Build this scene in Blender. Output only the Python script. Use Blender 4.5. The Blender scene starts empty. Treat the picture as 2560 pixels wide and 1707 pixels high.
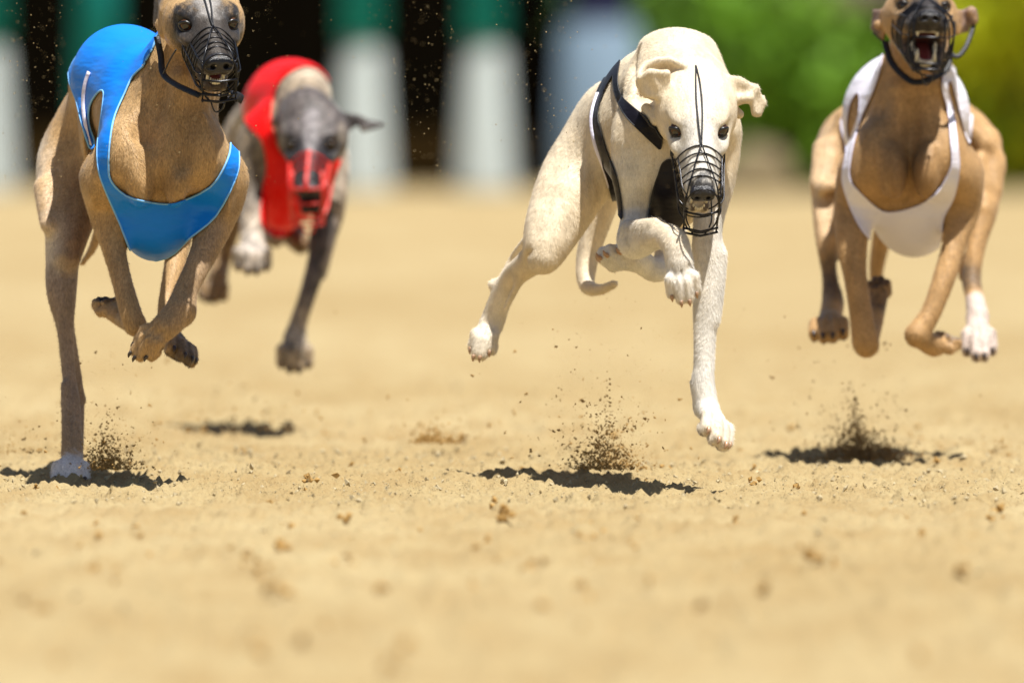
import bpy, math, random
import numpy as np
from mathutils import Vector, Matrix, Quaternion, noise as mnoise

# ------------------------------------------------------------------ camera, light, exposure
scene = bpy.context.scene
COL = scene.collection
FPX = 400.0 / 36.0 * 2560.0            # focal length in photograph pixels
CAMH = 0.60
TILT = math.atan(591.5 / FPX)
cam_data = bpy.data.cameras.new('camera')
cam = bpy.data.objects.new('camera', cam_data)
COL.objects.link(cam)
scene.camera = cam
cam_data.lens = 400.0
cam_data.sensor_width = 36.0
cam_data.sensor_fit = 'HORIZONTAL'
cam_data.clip_start = 0.5
cam_data.clip_end = 2000.0
cam.location = (0, 0, CAMH)
cam.rotation_euler = (math.pi / 2 - TILT, 0, 0)
cam_data.dof.use_dof = True
cam_data.dof.focus_distance = 17.62
cam_data.dof.aperture_fstop = 4.2

world = bpy.data.worlds.new('World')
scene.world = world
world.use_nodes = True
wn = world.node_tree
wn.nodes.clear()
SUNV = Vector((0.19, -0.20, 1.0)).normalized()      # towards the sun
sky = wn.nodes.new('ShaderNodeTexSky')
sky.sky_type = 'NISHITA'
sky.sun_disc = False
sky.sun_elevation = math.asin(SUNV.z)
sky.sun_rotation = math.atan2(SUNV.x, SUNV.y)
sky.air_density = 1.0
sky.dust_density = 1.2
sky.ozone_density = 1.0
bg = wn.nodes.new('ShaderNodeBackground')
bg.inputs['Strength'].default_value = 0.05
wo = wn.nodes.new('ShaderNodeOutputWorld')
wn.links.new(sky.outputs[0], bg.inputs[0])
wn.links.new(bg.outputs[0], wo.inputs[0])

sun_data = bpy.data.lights.new('sun', 'SUN')
sun_data.energy = 5.0
sun_data.angle = math.radians(0.53)
sun_data.color = (1.0, 0.965, 0.91)
sun = bpy.data.objects.new('sun', sun_data)
COL.objects.link(sun)
sun.rotation_euler = SUNV.to_track_quat('Z', 'Y').to_euler()
sun.location = (0, 10, 20)

scene.view_settings.view_transform = 'Standard'
scene.view_settings.look = 'None'
scene.view_settings.exposure = 0.80
scene.view_settings.gamma = 1.0
scene.view_settings.use_curve_mapping = False

# ------------------------------------------------------------------ helpers
CF = np.array((0, math.cos(TILT), -math.sin(TILT)))
CU = np.array((0, math.sin(TILT), math.cos(TILT)))
CR = np.array((1.0, 0, 0))
CC = np.array((0, 0, CAMH))


def P(x, y, D):
    """point in the world seen at photograph pixel (x, y), D metres along the view"""
    return CC + CF * D + CR * ((x - 1280.0) / FPX * D) + CU * ((853.5 - y) / FPX * D)


def project(v):
    """world points -> photograph pixels and distance"""
    q = v - CC
    D = q @ CF
    return 1280.0 + (q @ CR) / D * FPX, 853.5 - (q @ CU) / D * FPX, D


def nz(v):
    v = np.asarray(v, float)
    return v / max(np.linalg.norm(v), 1e-9)


def mesh_obj(name, verts, faces, mat, parent=None, smooth=True):
    me = bpy.data.meshes.new(name)
    verts = np.asarray(verts, np.float32)
    if isinstance(faces, np.ndarray):
        n, w = faces.shape
        me.vertices.add(len(verts))
        me.vertices.foreach_set('co', verts.ravel())
        me.loops.add(n * w)
        me.loops.foreach_set('vertex_index', faces.astype(np.int32).ravel())
        me.polygons.add(n)
        me.polygons.foreach_set('loop_start', np.arange(0, n * w, w, dtype=np.int32))
        me.update(calc_edges=True)
        me.validate()
    else:
        me.from_pydata([tuple(map(float, v)) for v in verts], [], faces)
        me.update()
    if smooth:
        me.polygons.foreach_set('use_smooth', np.ones(len(me.polygons), bool))
    if mat:
        me.materials.append(mat)
    ob = bpy.data.objects.new(name, me)
    COL.objects.link(ob)
    if parent:
        adopt(ob, parent)
    return ob


def adopt(ob, parent):
    """parent while the mesh keeps its world coordinates"""
    ob.parent = parent
    pm = Matrix.Translation(parent['_at']) if '_at' in parent else Matrix.Identity(4)
    ob.matrix_parent_inverse = pm.inverted()


def thing(name, label, cat, loc, group=None):
    o = bpy.data.objects.new(name, None)
    o.empty_display_size = 0.1
    COL.objects.link(o)
    o.location = tuple(map(float, loc))
    o['_at'] = [float(c) for c in loc]
    o['label'] = label
    o['category'] = cat
    if group:
        o['group'] = group
    return o


def smooth_path(pts, n=6, closed=False):
    pts = [np.asarray(p, float) for p in pts]
    out = []
    m = len(pts)
    rng = range(m) if closed else range(m - 1)
    for i in rng:
        if closed:
            p0, p1, p2, p3 = pts[(i - 1) % m], pts[i], pts[(i + 1) % m], pts[(i + 2) % m]
        else:
            p1, p2 = pts[i], pts[i + 1]
            p0 = pts[i - 1] if i else 2 * p1 - p2
            p3 = pts[i + 2] if i + 2 < m else 2 * p2 - p1
        for k in range(n):
            t = k / n
            out.append(0.5 * (2 * p1 + (p2 - p0) * t + (2 * p0 - 5 * p1 + 4 * p2 - p3) * t * t
                              + (3 * p1 - p0 - 3 * p2 + p3) * t ** 3))
    if not closed:
        out.append(pts[-1])
    return out


def tube_geo(pts, r, sides=6, closed=False, flat=None):
    """verts, quads of a tube; flat=(normal, width factor) makes it a ribbon"""
    pts = [np.asarray(p, float) for p in pts]
    n = len(pts)
    V, F = [], []
    up = np.array((0.31, 0.2, 0.93))
    for i, p in enumerate(pts):
        a = pts[(i - 1) % n] if (closed or i) else p
        b = pts[(i + 1) % n] if (closed or i < n - 1) else p
        t = nz(b - a)
        s = np.cross(t, up)
        if np.linalg.norm(s) < 0.1:
            s = np.cross(t, (1, 0, 0))
        s = nz(s)
        if i and np.dot(s, ps) < 0 and False:
            s = -s
        ps = s
        u = np.cross(s, t)
        rr = r[i] if hasattr(r, '__len__') else r
        wa, wb = 1.0, 1.0
        if flat is not None:
            nn = np.asarray(flat[0], float)
            nn = nz(nn - t * np.dot(nn, t))
            u = nn
            s = np.cross(t, nn)
            wa = flat[1]
        for k in range(sides):
            an = 2 * math.pi * k / sides
            V.append(p + s * (math.cos(an) * rr * wa) + u * (math.sin(an) * rr * wb))
    for i in range(n if closed else n - 1):
        j = (i + 1) % n
        for k in range(sides):
            l = (k + 1) % sides
            F.append((i * sides + k, i * sides + l, j * sides + l, j * sides + k))
    if not closed:
        F.append(tuple(range(sides))[::-1])
        F.append(tuple((n - 1) * sides + k for k in range(sides)))
    return V, F


class Acc:
    def __init__(self):
        self.V, self.F = [], []

    def add(self, geo):
        o = len(self.V)
        self.V += list(geo[0])
        self.F += [tuple(i + o for i in f) for f in geo[1]]

    def obj(self, name, mat, parent=None, smooth=True):
        return mesh_obj(name, self.V, self.F, mat, parent, smooth)


# ------------------------------------------------------------------ materials
def node_mat(name):
    m = bpy.data.materials.new(name)
    m.use_nodes = True
    nt = m.node_tree
    b = nt.nodes['Principled BSDF']
    return m, nt, b


def simple(name, col, rough=0.5, metal=0.0, var=0.12, scale=60.0, bump=0.0, spec=0.5, sheen=0.0, coat=0.0):
    m, nt, b = node_mat(name)
    N, L = nt.nodes, nt.links
    tc = N.new('ShaderNodeTexCoord')
    no = N.new('ShaderNodeTexNoise')
    no.inputs['Scale'].default_value = scale
    no.inputs['Detail'].default_value = 4
    L.new(tc.outputs['Object'], no.inputs['Vector'])
    mx = N.new('ShaderNodeMix')
    mx.data_type = 'RGBA'
    mx.inputs['A'].default_value = (*[c * (1 - var) for c in col], 1)
    mx.inputs['B'].default_value = (*[min(1, c * (1 + var)) for c in col], 1)
    L.new(no.outputs['Fac'], mx.inputs['Factor'])
    L.new(mx.outputs['Result'], b.inputs['Base Color'])
    b.inputs['Roughness'].default_value = rough
    b.inputs['Metallic'].default_value = metal
    b.inputs['Specular IOR Level'].default_value = spec
    b.inputs['Sheen Weight'].default_value = sheen
    b.inputs['Coat Weight'].default_value = coat
    if bump:
        bp = N.new('ShaderNodeBump')
        bp.inputs['Distance'].default_value = bump
        L.new(no.outputs['Fac'], bp.inputs['Height'])
        L.new(bp.outputs['Normal'], b.inputs['Normal'])
    return m


def fur_mat(name, brindle=0.0, rough=0.45, contrast=0.30, sheen=0.08, ridge=1.0):
    m, nt, b = node_mat(name)
    N, L = nt.nodes, nt.links
    at = N.new('ShaderNodeAttribute')
    at.attribute_name = 'coat'
    tc = N.new('ShaderNodeTexCoord')
    mp = N.new('ShaderNodeMapping')
    mp.inputs['Scale'].default_value = (1.0, 1.0, 0.33)
    L.new(tc.outputs['Object'], mp.inputs['Vector'])
    fine = N.new('ShaderNodeTexNoise')
    fine.inputs['Scale'].default_value = 420
    fine.inputs['Detail'].default_value = 3
    fine.inputs['Roughness'].default_value = 0.65
    L.new(mp.outputs[0], fine.inputs['Vector'])
    big = N.new('ShaderNodeTexNoise')
    big.inputs['Scale'].default_value = 26
    big.inputs['Detail'].default_value = 5
    L.new(tc.outputs['Object'], big.inputs['Vector'])
    r1 = N.new('ShaderNodeMapRange')
    r1.inputs['From Min'].default_value = 0.3
    r1.inputs['From Max'].default_value = 0.7
    r1.inputs['To Min'].default_value = 1 - contrast
    r1.inputs['To Max'].default_value = 1 + contrast
    L.new(fine.outputs['Fac'], r1.inputs['Value'])
    r2 = N.new('ShaderNodeMapRange')
    r2.inputs['From Min'].default_value = 0.3
    r2.inputs['From Max'].default_value = 0.7
    r2.inputs['To Min'].default_value = 0.86
    r2.inputs['To Max'].default_value = 1.12
    L.new(big.outputs['Fac'], r2.inputs['Value'])
    mul = N.new('ShaderNodeMath')
    mul.operation = 'MULTIPLY'
    L.new(r1.outputs[0], mul.inputs[0])
    L.new(r2.outputs[0], mul.inputs[1])
    last = mul
    if brindle:
        wv = N.new('ShaderNodeTexWave')
        wv.inputs['Scale'].default_value = 7
        wv.inputs['Distortion'].default_value = 16
        wv.inputs['Detail'].default_value = 3
        wv.inputs['Detail Scale'].default_value = 2.5
        L.new(tc.outputs['Object'], wv.inputs['Vector'])
        r3 = N.new('ShaderNodeMapRange')
        r3.inputs['To Min'].default_value = 1 - brindle
        r3.inputs['To Max'].default_value = 1 + brindle * 0.5
        L.new(wv.outputs['Fac'], r3.inputs['Value'])
        m2 = N.new('ShaderNodeMath')
        m2.operation = 'MULTIPLY'
        L.new(last.outputs[0], m2.inputs[0])
        L.new(r3.outputs[0], m2.inputs[1])
        last = m2
    vm = N.new('ShaderNodeVectorMath')
    vm.operation = 'SCALE'
    L.new(at.outputs['Color'], vm.inputs[0])
    L.new(last.outputs[0], vm.inputs['Scale'])
    L.new(vm.outputs[0], b.inputs['Base Color'])
    b.inputs['Roughness'].default_value = rough
    b.inputs['Specular IOR Level'].default_value = 0.24
    b.inputs['Sheen Weight'].default_value = sheen
    b.inputs['Sheen Roughness'].default_value = 0.4
    mus = N.new('ShaderNodeTexNoise')
    mus.inputs['Scale'].default_value = 34
    mus.inputs['Detail'].default_value = 1.5
    mp2 = N.new('ShaderNodeMapping')
    mp2.inputs['Scale'].default_value = (1.6, 1.0, 0.35)
    L.new(tc.outputs['Object'], mp2.inputs['Vector'])
    L.new(mp2.outputs[0], mus.inputs['Vector'])
    b0 = N.new('ShaderNodeBump')
    b0.inputs['Distance'].default_value = 0.014 * ridge
    b0.inputs['Strength'].default_value = 0.35
    L.new(mus.outputs['Fac'], b0.inputs['Height'])
    bp = N.new('ShaderNodeBump')
    bp.inputs['Distance'].default_value = 0.0020
    bp.inputs['Strength'].default_value = 0.5
    L.new(fine.outputs['Fac'], bp.inputs['Height'])
    L.new(b0.outputs['Normal'], bp.inputs['Normal'])
    L.new(bp.outputs['Normal'], b.inputs['Normal'])
    return m


M_black_wire = simple('muzzle wire', (0.012, 0.012, 0.015), 0.28, 0.6, spec=0.7)
M_red_wire = simple('red plastic', (0.62, 0.02, 0.01), 0.35, spec=0.6)
M_strap = simple('black strap', (0.008, 0.008, 0.010), 0.55, var=0.3, scale=300, bump=0.001)
M_nose = simple('nose leather', (0.012, 0.011, 0.013), 0.30, var=0.5, scale=700, bump=0.0012, spec=0.6)
M_tooth = simple('tooth', (0.78, 0.72, 0.56), 0.3)
M_tongue = simple('tongue', (0.26, 0.05, 0.04), 0.3, var=0.3, scale=300, bump=0.001)
M_claw = simple('claw', (0.40, 0.24, 0.14), 0.3, var=0.3, scale=200)
M_claw_dark = simple('dark claw', (0.05, 0.035, 0.028), 0.3, var=0.3, scale=200)
M_pupil = simple('pupil', (0.004, 0.003, 0.003), 0.08, var=0.0, spec=0.8)
M_iris = simple('iris', (0.085, 0.034, 0.012), 0.10, var=0.5, scale=500, spec=0.4)
M_lid = simple('eyelid rim', (0.007, 0.006, 0.006), 0.35, spec=0.6)


def lycra(name, col, sheen=0.06):
    m, nt, b = node_mat(name)
    N, L = nt.nodes, nt.links
    tc = N.new('ShaderNodeTexCoord')
    no = N.new('ShaderNodeTexNoise')
    no.inputs['Scale'].default_value = 16
    no.inputs['Detail'].default_value = 2
    mp = N.new('ShaderNodeMapping')
    mp.inputs['Rotation'].default_value = (0.3, 0.9, 0.2)
    mp.inputs['Scale'].default_value = (1, 0.5, 3.0)
    L.new(tc.outputs['Object'], mp.inputs['Vector'])
    L.new(mp.outputs[0], no.inputs['Vector'])
    wk = N.new('ShaderNodeTexNoise')
    wk.inputs['Scale'].default_value = 1400
    L.new(tc.outputs['Object'], wk.inputs['Vector'])
    b.inputs['Base Color'].default_value = (*col, 1)
    b.inputs['Roughness'].default_value = 0.42
    b.inputs['Specular IOR Level'].default_value = 0.22
    b.inputs['Sheen Weight'].default_value = sheen * 0.3
    b1 = N.new('ShaderNodeBump')
    b1.inputs['Distance'].default_value = 0.012
    b1.inputs['Strength'].default_value = 0.35
    L.new(no.outputs['Fac'], b1.inputs['Height'])
    b2 = N.new('ShaderNodeBump')
    b2.inputs['Distance'].default_value = 0.0004
    b2.inputs['Strength'].default_value = 0.5
    L.new(wk.outputs['Fac'], b2.inputs['Height'])
    L.new(b1.outputs['Normal'], b2.inputs['Normal'])
    L.new(b2.outputs['Normal'], b.inputs['Normal'])
    return m


M_blue = lycra('blue lycra', (0.003, 0.20, 0.78))
M_blue_trim = lycra('pale blue binding', (0.20, 0.48, 0.85))
M_red = lycra('red lycra', (0.80, 0.004, 0.002))
M_white = lycra('white lycra', (0.74, 0.72, 0.80))
M_blackcloth = lycra('black lycra', (0.006, 0.005, 0.010))
M_white_trim = lycra('white binding', (0.72, 0.70, 0.85))


# ------------------------------------------------------------------ implicit surfaces
class Field:
    BIG = np.float32(0.06)

    def __init__(self, axes, f=None):
        self.ax = axes
        self.f = f if f is not None else np.full([len(a) for a in axes], self.BIG, np.float32)

    def sl(self, lo, hi):
        s = []
        for a, l, h in zip(self.ax, lo, hi):
            i0 = max(0, int(np.searchsorted(a, l)) - 1)
            i1 = min(len(a), int(np.searchsorted(a, h)) + 1)
            if i1 - i0 < 2:
                return None
            s.append(slice(i0, i1))
        return tuple(s)


def bounds(p, m):
    t = p[0]
    if t == 'rc':
        a, b = p[1], p[3]
        ra, rb = p[2], p[4]
        return np.minimum(a - ra, b - rb) - m, np.maximum(a + ra, b + rb) + m
    if t == 'ch':
        q = np.array([a - r for a, r in p[1]] + [a + r for a, r in p[1]])
        return q.min(0) - m, q.max(0) + m
    if t == 'el':
        r = max(p[3])
        return p[1] - r - m, p[1] + r + m
    if t == 'tri':
        q = np.array(p[1:4])
        return q.min(0) - p[4] - m, q.max(0) + p[4] + m


def evaluate(p, X, Y, Z):
    t = p[0]
    if t == 'rc':
        a, ra, b, rb = p[1], p[2], p[3], p[4]
        fl = p[5]
        ba = b - a
        L = float(ba @ ba) + 1e-12
        x, y, z = X - np.float32(a[0]), Y - np.float32(a[1]), Z - np.float32(a[2])
        h = np.clip((x * np.float32(ba[0] / L) + y * np.float32(ba[1] / L) + z * np.float32(ba[2] / L)), 0, 1)
        if fl is None:
            x = x - h * np.float32(ba[0])
            y = y - h * np.float32(ba[1])
            z = z - h * np.float32(ba[2])
        else:
            n, s = fl
            x = x - h * np.float32(ba[0])
            y = y - h * np.float32(ba[1])
            z = z - h * np.float32(ba[2])
            c = (x * np.float32(n[0]) + y * np.float32(n[1]) + z * np.float32(n[2])) * np.float32(s - 1)
            x = x + c * np.float32(n[0])
            y = y + c * np.float32(n[1])
            z = z + c * np.float32(n[2])
        return np.sqrt(x * x + y * y + z * z) - (np.float32(ra) + h * np.float32(rb - ra))
    if t == 'el':
        c, A, r = p[1], p[2], p[3]
        x, y, z = X - np.float32(c[0]), Y - np.float32(c[1]), Z - np.float32(c[2])
        k0 = k1 = 0
        for i in range(3):
            u = x * np.float32(A[i][0]) + y * np.float32(A[i][1]) + z * np.float32(A[i][2])
            k0 = k0 + (u / np.float32(r[i])) ** 2
            k1 = k1 + (u / np.float32(r[i] ** 2)) ** 2
        k0 = np.sqrt(k0)
        return k0 * (k0 - 1) / (np.sqrt(k1) + np.float32(1e-6))
    if t == 'tri':
        a, b, c, r = [np.asarray(q, np.float32) for q in p[1:4]] + [p[4]]
        n = np.cross(b - a, c - a)

        def d2(o, e):
            x, y, z = X - o[0], Y - o[1], Z - o[2]
            h = np.clip((x * e[0] + y * e[1] + z * e[2]) / float(e @ e), 0, 1)
            return (x - h * e[0]) ** 2 + (y - h * e[1]) ** 2 + (z - h * e[2]) ** 2

        def side(o, e):
            w = np.cross(e, n)
            return (X - o[0]) * w[0] + (Y - o[1]) * w[1] + (Z - o[2]) * w[2]
        ed = np.minimum(np.minimum(d2(a, b - a), d2(b, c - b)), d2(c, a - c))
        inside = (side(a, b - a) <= 0) & (side(b, c - b) <= 0) & (side(c, a - c) <= 0)
        pl = ((X - a[0]) * n[0] + (Y - a[1]) * n[1] + (Z - a[2]) * n[2]) ** 2 / float(n @ n)
        return np.sqrt(np.where(inside, pl, ed)) - np.float32(r)


def smin(a, b, k):
    h = np.maximum(k - np.abs(a - b), 0)
    return np.minimum(a, b) - h * h / (4 * k)


def apply_prim(fld, prim, k, sub=False):
    lo, hi = bounds(prim, k + 0.010)
    s = fld.sl(lo, hi)
    if s is None:
        return
    X = fld.ax[0][s[0]][:, None, None]
    Y = fld.ax[1][s[1]][None, :, None]
    Z = fld.ax[2][s[2]][None, None, :]
    if prim[0] == 'ch':
        g = Field([fld.ax[i][s[i]] for i in range(3)])
        for (a, ra), (c, rc_) in zip(prim[1][:-1], prim[1][1:]):
            seg = ('rc', a, ra, c, rc_, None)
            l2, h2 = bounds(seg, k + 0.010)
            s2 = g.sl(l2, h2)
            if s2 is None:
                continue
            v = evaluate(seg, g.ax[0][s2[0]][:, None, None], g.ax[1][s2[1]][None, :, None], g.ax[2][s2[2]][None, None, :])
            g.f[s2] = np.minimum(g.f[s2], v)
        g = g.f
    else:
        g = evaluate(prim, X, Y, Z)
    k = np.float32(k)
    if sub:
        fld.f[s] = -smin(-fld.f[s], g, k)
    else:
        fld.f[s] = smin(fld.f[s], g, k)


def merge_group(fld, prims, attach, R, kmax, kmin=0.002):
    los, his = zip(*[bounds(p[0], p[1] + 0.012) for p in prims if not p[2]])
    s = fld.sl(np.min(los, 0), np.max(his, 0))
    if s is None:
        return
    g = Field([fld.ax[i][s[i]] for i in range(3)])
    for p, k, sub in prims:
        apply_prim(g, p, k, sub)
    X = g.ax[0][:, None, None] - np.float32(attach[0])
    Y = g.ax[1][None, :, None] - np.float32(attach[1])
    Z = g.ax[2][None, None, :] - np.float32(attach[2])
    d = np.sqrt(X * X + Y * Y + Z * Z)
    k = np.float32(kmax) * np.clip(1.35 - d / np.float32(R), 0, 1) + np.float32(kmin)
    fld.f[s] = smin(fld.f[s], g.f, k)


def surface_nets(f, ax, iso=0.0):
    g = f - np.float32(iso)
    s = g < 0
    nx, ny, nzz = s.shape
    c = np.zeros((nx - 1, ny - 1, nzz - 1), np.uint8)
    for i in (0, 1):
        for j in (0, 1):
            for k in (0, 1):
                c += s[i:nx - 1 + i, j:ny - 1 + j, k:nzz - 1 + k]
    act = (c > 0) & (c < 8)
    idx = np.argwhere(act)
    vid = np.full(act.shape, -1, np.int32)
    vid[act] = np.arange(len(idx), dtype=np.int32)
    I, J, K = idx.T
    val = np.empty((len(idx), 2, 2, 2), np.float32)
    for i in (0, 1):
        for j in (0, 1):
            for k in (0, 1):
                val[:, i, j, k] = g[I + i, J + j, K + k]
    acc = np.zeros((len(idx), 3))
    cnt = np.zeros(len(idx))
    for axis in range(3):
        for u in (0, 1):
            for v in (0, 1):
                if axis == 0:
                    a, b = val[:, 0, u, v], val[:, 1, u, v]
                elif axis == 1:
                    a, b = val[:, u, 0, v], val[:, u, 1, v]
                else:
                    a, b = val[:, u, v, 0], val[:, u, v, 1]
                m = (a < 0) != (b < 0)
                t = np.where(m, a / np.where(m, a - b, 1), 0)
                q = np.empty((len(idx), 3))
                o = [u, v]
                for d in range(3):
                    q[:, d] = t if d == axis else o.pop(0)
                acc += q * m[:, None]
                cnt += m
    acc /= cnt[:, None]
    V = np.empty_like(acc)
    for d, ii in enumerate((I, J, K)):
        A = ax[d]
        V[:, d] = A[ii] + (A[ii + 1] - A[ii]) * acc[:, d]
    Q = []
    # x edges
    for axis in range(3):
        sl0 = [slice(1, -1)] * 3
        sl1 = [slice(1, -1)] * 3
        sl0[axis] = slice(0, -1)
        sl1[axis] = slice(1, None)
        a, b = s[tuple(sl0)], s[tuple(sl1)]
        for flip, m in ((False, a & ~b), (True, ~a & b)):
            e = np.argwhere(m)
            if not len(e):
                continue
            off = np.ones(3, int)
            off[axis] = 0
            e = e + off
            u, v = [(1, 2), (2, 0), (0, 1)][axis]
            du = np.zeros(3, int); du[u] = 1
            dv = np.zeros(3, int); dv[v] = 1
            q = [e - du - dv, e - dv, e, e - du]
            q = np.stack([vid[tuple(w.T)] for w in q], 1)
            Q.append(q[:, ::-1] if flip else q)
    Q = np.concatenate(Q)
    return V, Q


def relax(V, Q, it=2, w=0.5):
    n = len(V)
    E = np.concatenate([Q[:, [0, 1]], Q[:, [1, 2]], Q[:, [2, 3]], Q[:, [3, 0]]])
    E = np.concatenate([E, E[:, ::-1]])
    deg = np.bincount(E[:, 0], minlength=n)
    for _ in range(it):
        A = np.stack([np.bincount(E[:, 0], V[E[:, 1], d], minlength=n) for d in range(3)], 1) / np.maximum(deg, 1)[:, None]
        V = V * (1 - w) + A * w
    return V


def prim_dist(p, V):
    return evaluate(p, V[:, 0].astype(np.float32), V[:, 1].astype(np.float32), V[:, 2].astype(np.float32))


def vnoise(V, scale, seed=0.0):
    """cheap smooth noise in numpy: a sum of rotated sines"""
    rs = np.random.RandomState(int(seed * 7 + 3))
    out = 0
    for i in range(7):
        d = nz(rs.normal(size=3)) * scale * rs.uniform(0.6, 1.8)
        out = out + np.sin(V @ d + rs.uniform(0, 6.28) + 1.3 * np.sin(V @ (np.roll(d, 1) * 0.7)))
    return out / 7 ** 0.5


# ------------------------------------------------------------------ dog head frame
class Head:
    def __init__(self, dog, ex, ey, d, pitch, yaw, roll, scale, jaw, wide=1.0):
        self.s = scale
        self.wide = wide
        self.nose_scale = 1.0
        self.tooth = 1.0
        p, y_, r = map(math.radians, (pitch, yaw, roll))
        fwd = np.array((math.sin(y_) * math.cos(p), -math.cos(y_) * math.cos(p), -math.sin(p)))
        side = nz(np.cross((0, 0, 1.0), fwd))
        side = side * (1 if side[0] > 0 else -1)
        up = nz(np.cross(side, fwd))
        up = up * (1 if up[2] > 0 else -1)
        c, s_ = math.cos(r), math.sin(r)
        side, up = side * c - up * s_, up * c + side * s_
        self.u, self.v, self.w = side, fwd, up
        eye = P(ex, ey, dog.D0 + d)
        self.o = eye - self.v * 0.010 * scale - self.w * 0.006 * scale
        self.jaw = math.radians(jaw)

    def pt(self, u, v, w):
        return self.o + (self.u * u + self.v * v + self.w * w) * self.s

    def jpt(self, u, v, w):
        """a point of the lower jaw, turned about the hinge"""
        hv, hw = -0.020, -0.040
        a = self.jaw
        dv, dw = v - hv, w - hw
        return self.pt(u, hv + dv * math.cos(a) + dw * math.sin(a), hw + dw * math.cos(a) - dv * math.sin(a))

    def rc(self, a, ra, b, rb, k=0.012, sub=False, j=False, flat=None):
        f = self.jpt if j else self.pt
        fl = None
        if flat:
            ax = dict(u=self.u, v=self.v, w=self.w)[flat[0]]
            fl = (ax, flat[1])
        return (('rc', f(*a), ra * self.s, f(*b), rb * self.s, fl), k * self.s, sub)

    def el(self, c, r, k=0.012, sub=False, tilt=0.0):
        A = [self.u, self.v, self.w]
        if tilt:
            t = math.radians(tilt)
            A = [self.u, self.v * math.cos(t) + self.w * math.sin(t), self.w * math.cos(t) - self.v * math.sin(t)]
        return (('el', self.pt(*c), A, [x * self.s for x in r]), k * self.s, sub)

    def prims(self):
        L = [self.el((0, -0.054, -0.003), (0.060, 0.070, 0.045)),
             self.el((0, -0.012, 0.005), (0.040, 0.045, 0.026), 0.02),
             self.rc((0, 0.0, -0.010), 0.037, (0, 0.105, -0.020), 0.0205, 0.02),
             self.rc((0, 0.005, 0.006), 0.022, (0, 0.118, -0.010), 0.0135, 0.015)]
        for s in (-1, 1):
            L += [self.el((s * 0.037, -0.046, -0.022), (0.026, 0.046, 0.036), 0.02),
                  self.el((s * 0.031, -0.010, 0.019), (0.015, 0.022, 0.008), 0.014),
                  self.el((s * 0.036, 0.018, -0.012), (0.012, 0.028, 0.010), 0.016),
                  self.rc((s * 0.018 * self.wide, 0.020, -0.030), 0.020, (s * (0.0125 + 0.02 * (self.wide - 1)), 0.112 - 0.03 * (self.wide - 1), -0.0275), 0.0125, 0.010),
                  ]
        # jaw
        L += [self.rc((0, -0.045, -0.052), 0.034, (0, 0.01, -0.050), 0.026, 0.016, j=True)]
        for s in (-1, 1):
            L += [self.rc((s * 0.018 * self.wide ** 1.6, -0.01, -0.050), 0.018, (s * (0.009 + 0.012 * (self.wide - 1)), 0.100, -0.049), 0.0095, 0.008, j=True)]
        # mouth hollow
        o0 = self.pt(0, 0.005, -0.044)
        mid = lambda v: (self.pt(0, v, -0.036) + self.jpt(0, v, -0.046)) / 2
        gap = lambda v: max(0.004, np.linalg.norm(self.pt(0, v, -0.036) - self.jpt(0, v, -0.046)) * 0.42)
        L += [(('rc', mid(0.03), min(gap(0.03), 0.016 * self.s), mid(0.125), min(gap(0.125), 0.015 * self.s), (self.u, 0.8 / self.wide)), 0.004, True)]
        # eye sockets
        for s in (-1, 1):
            L += [self.el((s * 0.0370, 0.0170, 0.0055), (0.0118, 0.014, 0.0080), 0.006, True),
                  ]
        # nostril wall
        L += [self.el((0, 0.122, -0.017), (0.017, 0.012, 0.013), 0.006)]
        return L

    def parts(self, dog, root, nose_mat=None, bare=False):
        # eyes
        for s in (-1, 1):
            c = self.pt(s * 0.0332, 0.0098, 0.0055)
            ax = nz(self.v * 0.86 + self.u * s * 0.42 - self.w * 0.12 + np.array((0, -0.25, 0)))
            R = 0.0120 * self.s
            V, F = uv_sphere(c, R, 20, 24, ax)
            e = mesh_obj('eye', V, F, M_iris, root)
            V, F = sphere_cap(c, R * 1.006, ax, 0.42)
            mesh_obj('pupil', V, F, M_pupil, e)
            # lid rim: almond ring on the eyeball
            t1 = nz(np.cross(ax, self.w)) * (1 if np.dot(np.cross(ax, self.w), self.u) > 0 else -1)
            t2 = nz(np.cross(t1, ax))
            t2 = t2 * (1 if np.dot(t2, self.w) > 0 else -1)
            ring = []
            for i in range(28):
                an = 2 * math.pi * i / 28
                a = 0.93 * math.cos(an) * R
                b_ = 0.68 * math.sin(an) * R * (1 - 0.25 * abs(math.cos(an)))
                z = math.sqrt(max(R * R - a * a - b_ * b_, 0.0))
                ring.append(c + t1 * a + t2 * (b_ + 0.05 * R * math.cos(an) * s) + ax * (z * 1.0))
            V, F = tube_geo(ring, 0.0027 * self.s, 8, True)
            mesh_obj('eyelid', V, F, M_lid, e)
        # nose with nostrils
        ax3 = [np.linspace(-0.030, 0.030, 46).astype(np.float32)] * 3
        f = Field(ax3)
        I = np.eye(3)

        def lp(prim, k, sub=False):
            apply_prim(f, prim, k, sub)
        z = np.zeros(3)
        lp(('el', np.array((0, 0.0, 0.0)), I, (0.0185, 0.014, 0.0145)), 0.004)
        for s in (-1, 1):
            lp(('el', np.array((s * 0.010, 0.004, -0.001)), I, (0.0105, 0.0105, 0.0115)), 0.004)
            lp(('rc', np.array((s * 0.0085, 0.018, -0.001)), 0.0042, np.array((s * 0.0095, 0.006, -0.002)), 0.003, None), 0.003, True)
            lp(('rc', np.array((s * 0.012, 0.013, -0.004)), 0.0022, np.array((s * 0.021, 0.006, -0.003)), 0.001, None), 0.002, True)
        lp(('rc', np.array((0, 0.018, -0.014)), 0.0012, np.array((0, 0.017, 0.0)), 0.0008, None), 0.003, True)
        V, Q = surface_nets(f.f, ax3)
        V = relax(V, Q, 2)
        c = self.pt(0, 0.1275, -0.0145)
        V = V * self.nose_scale
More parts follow.
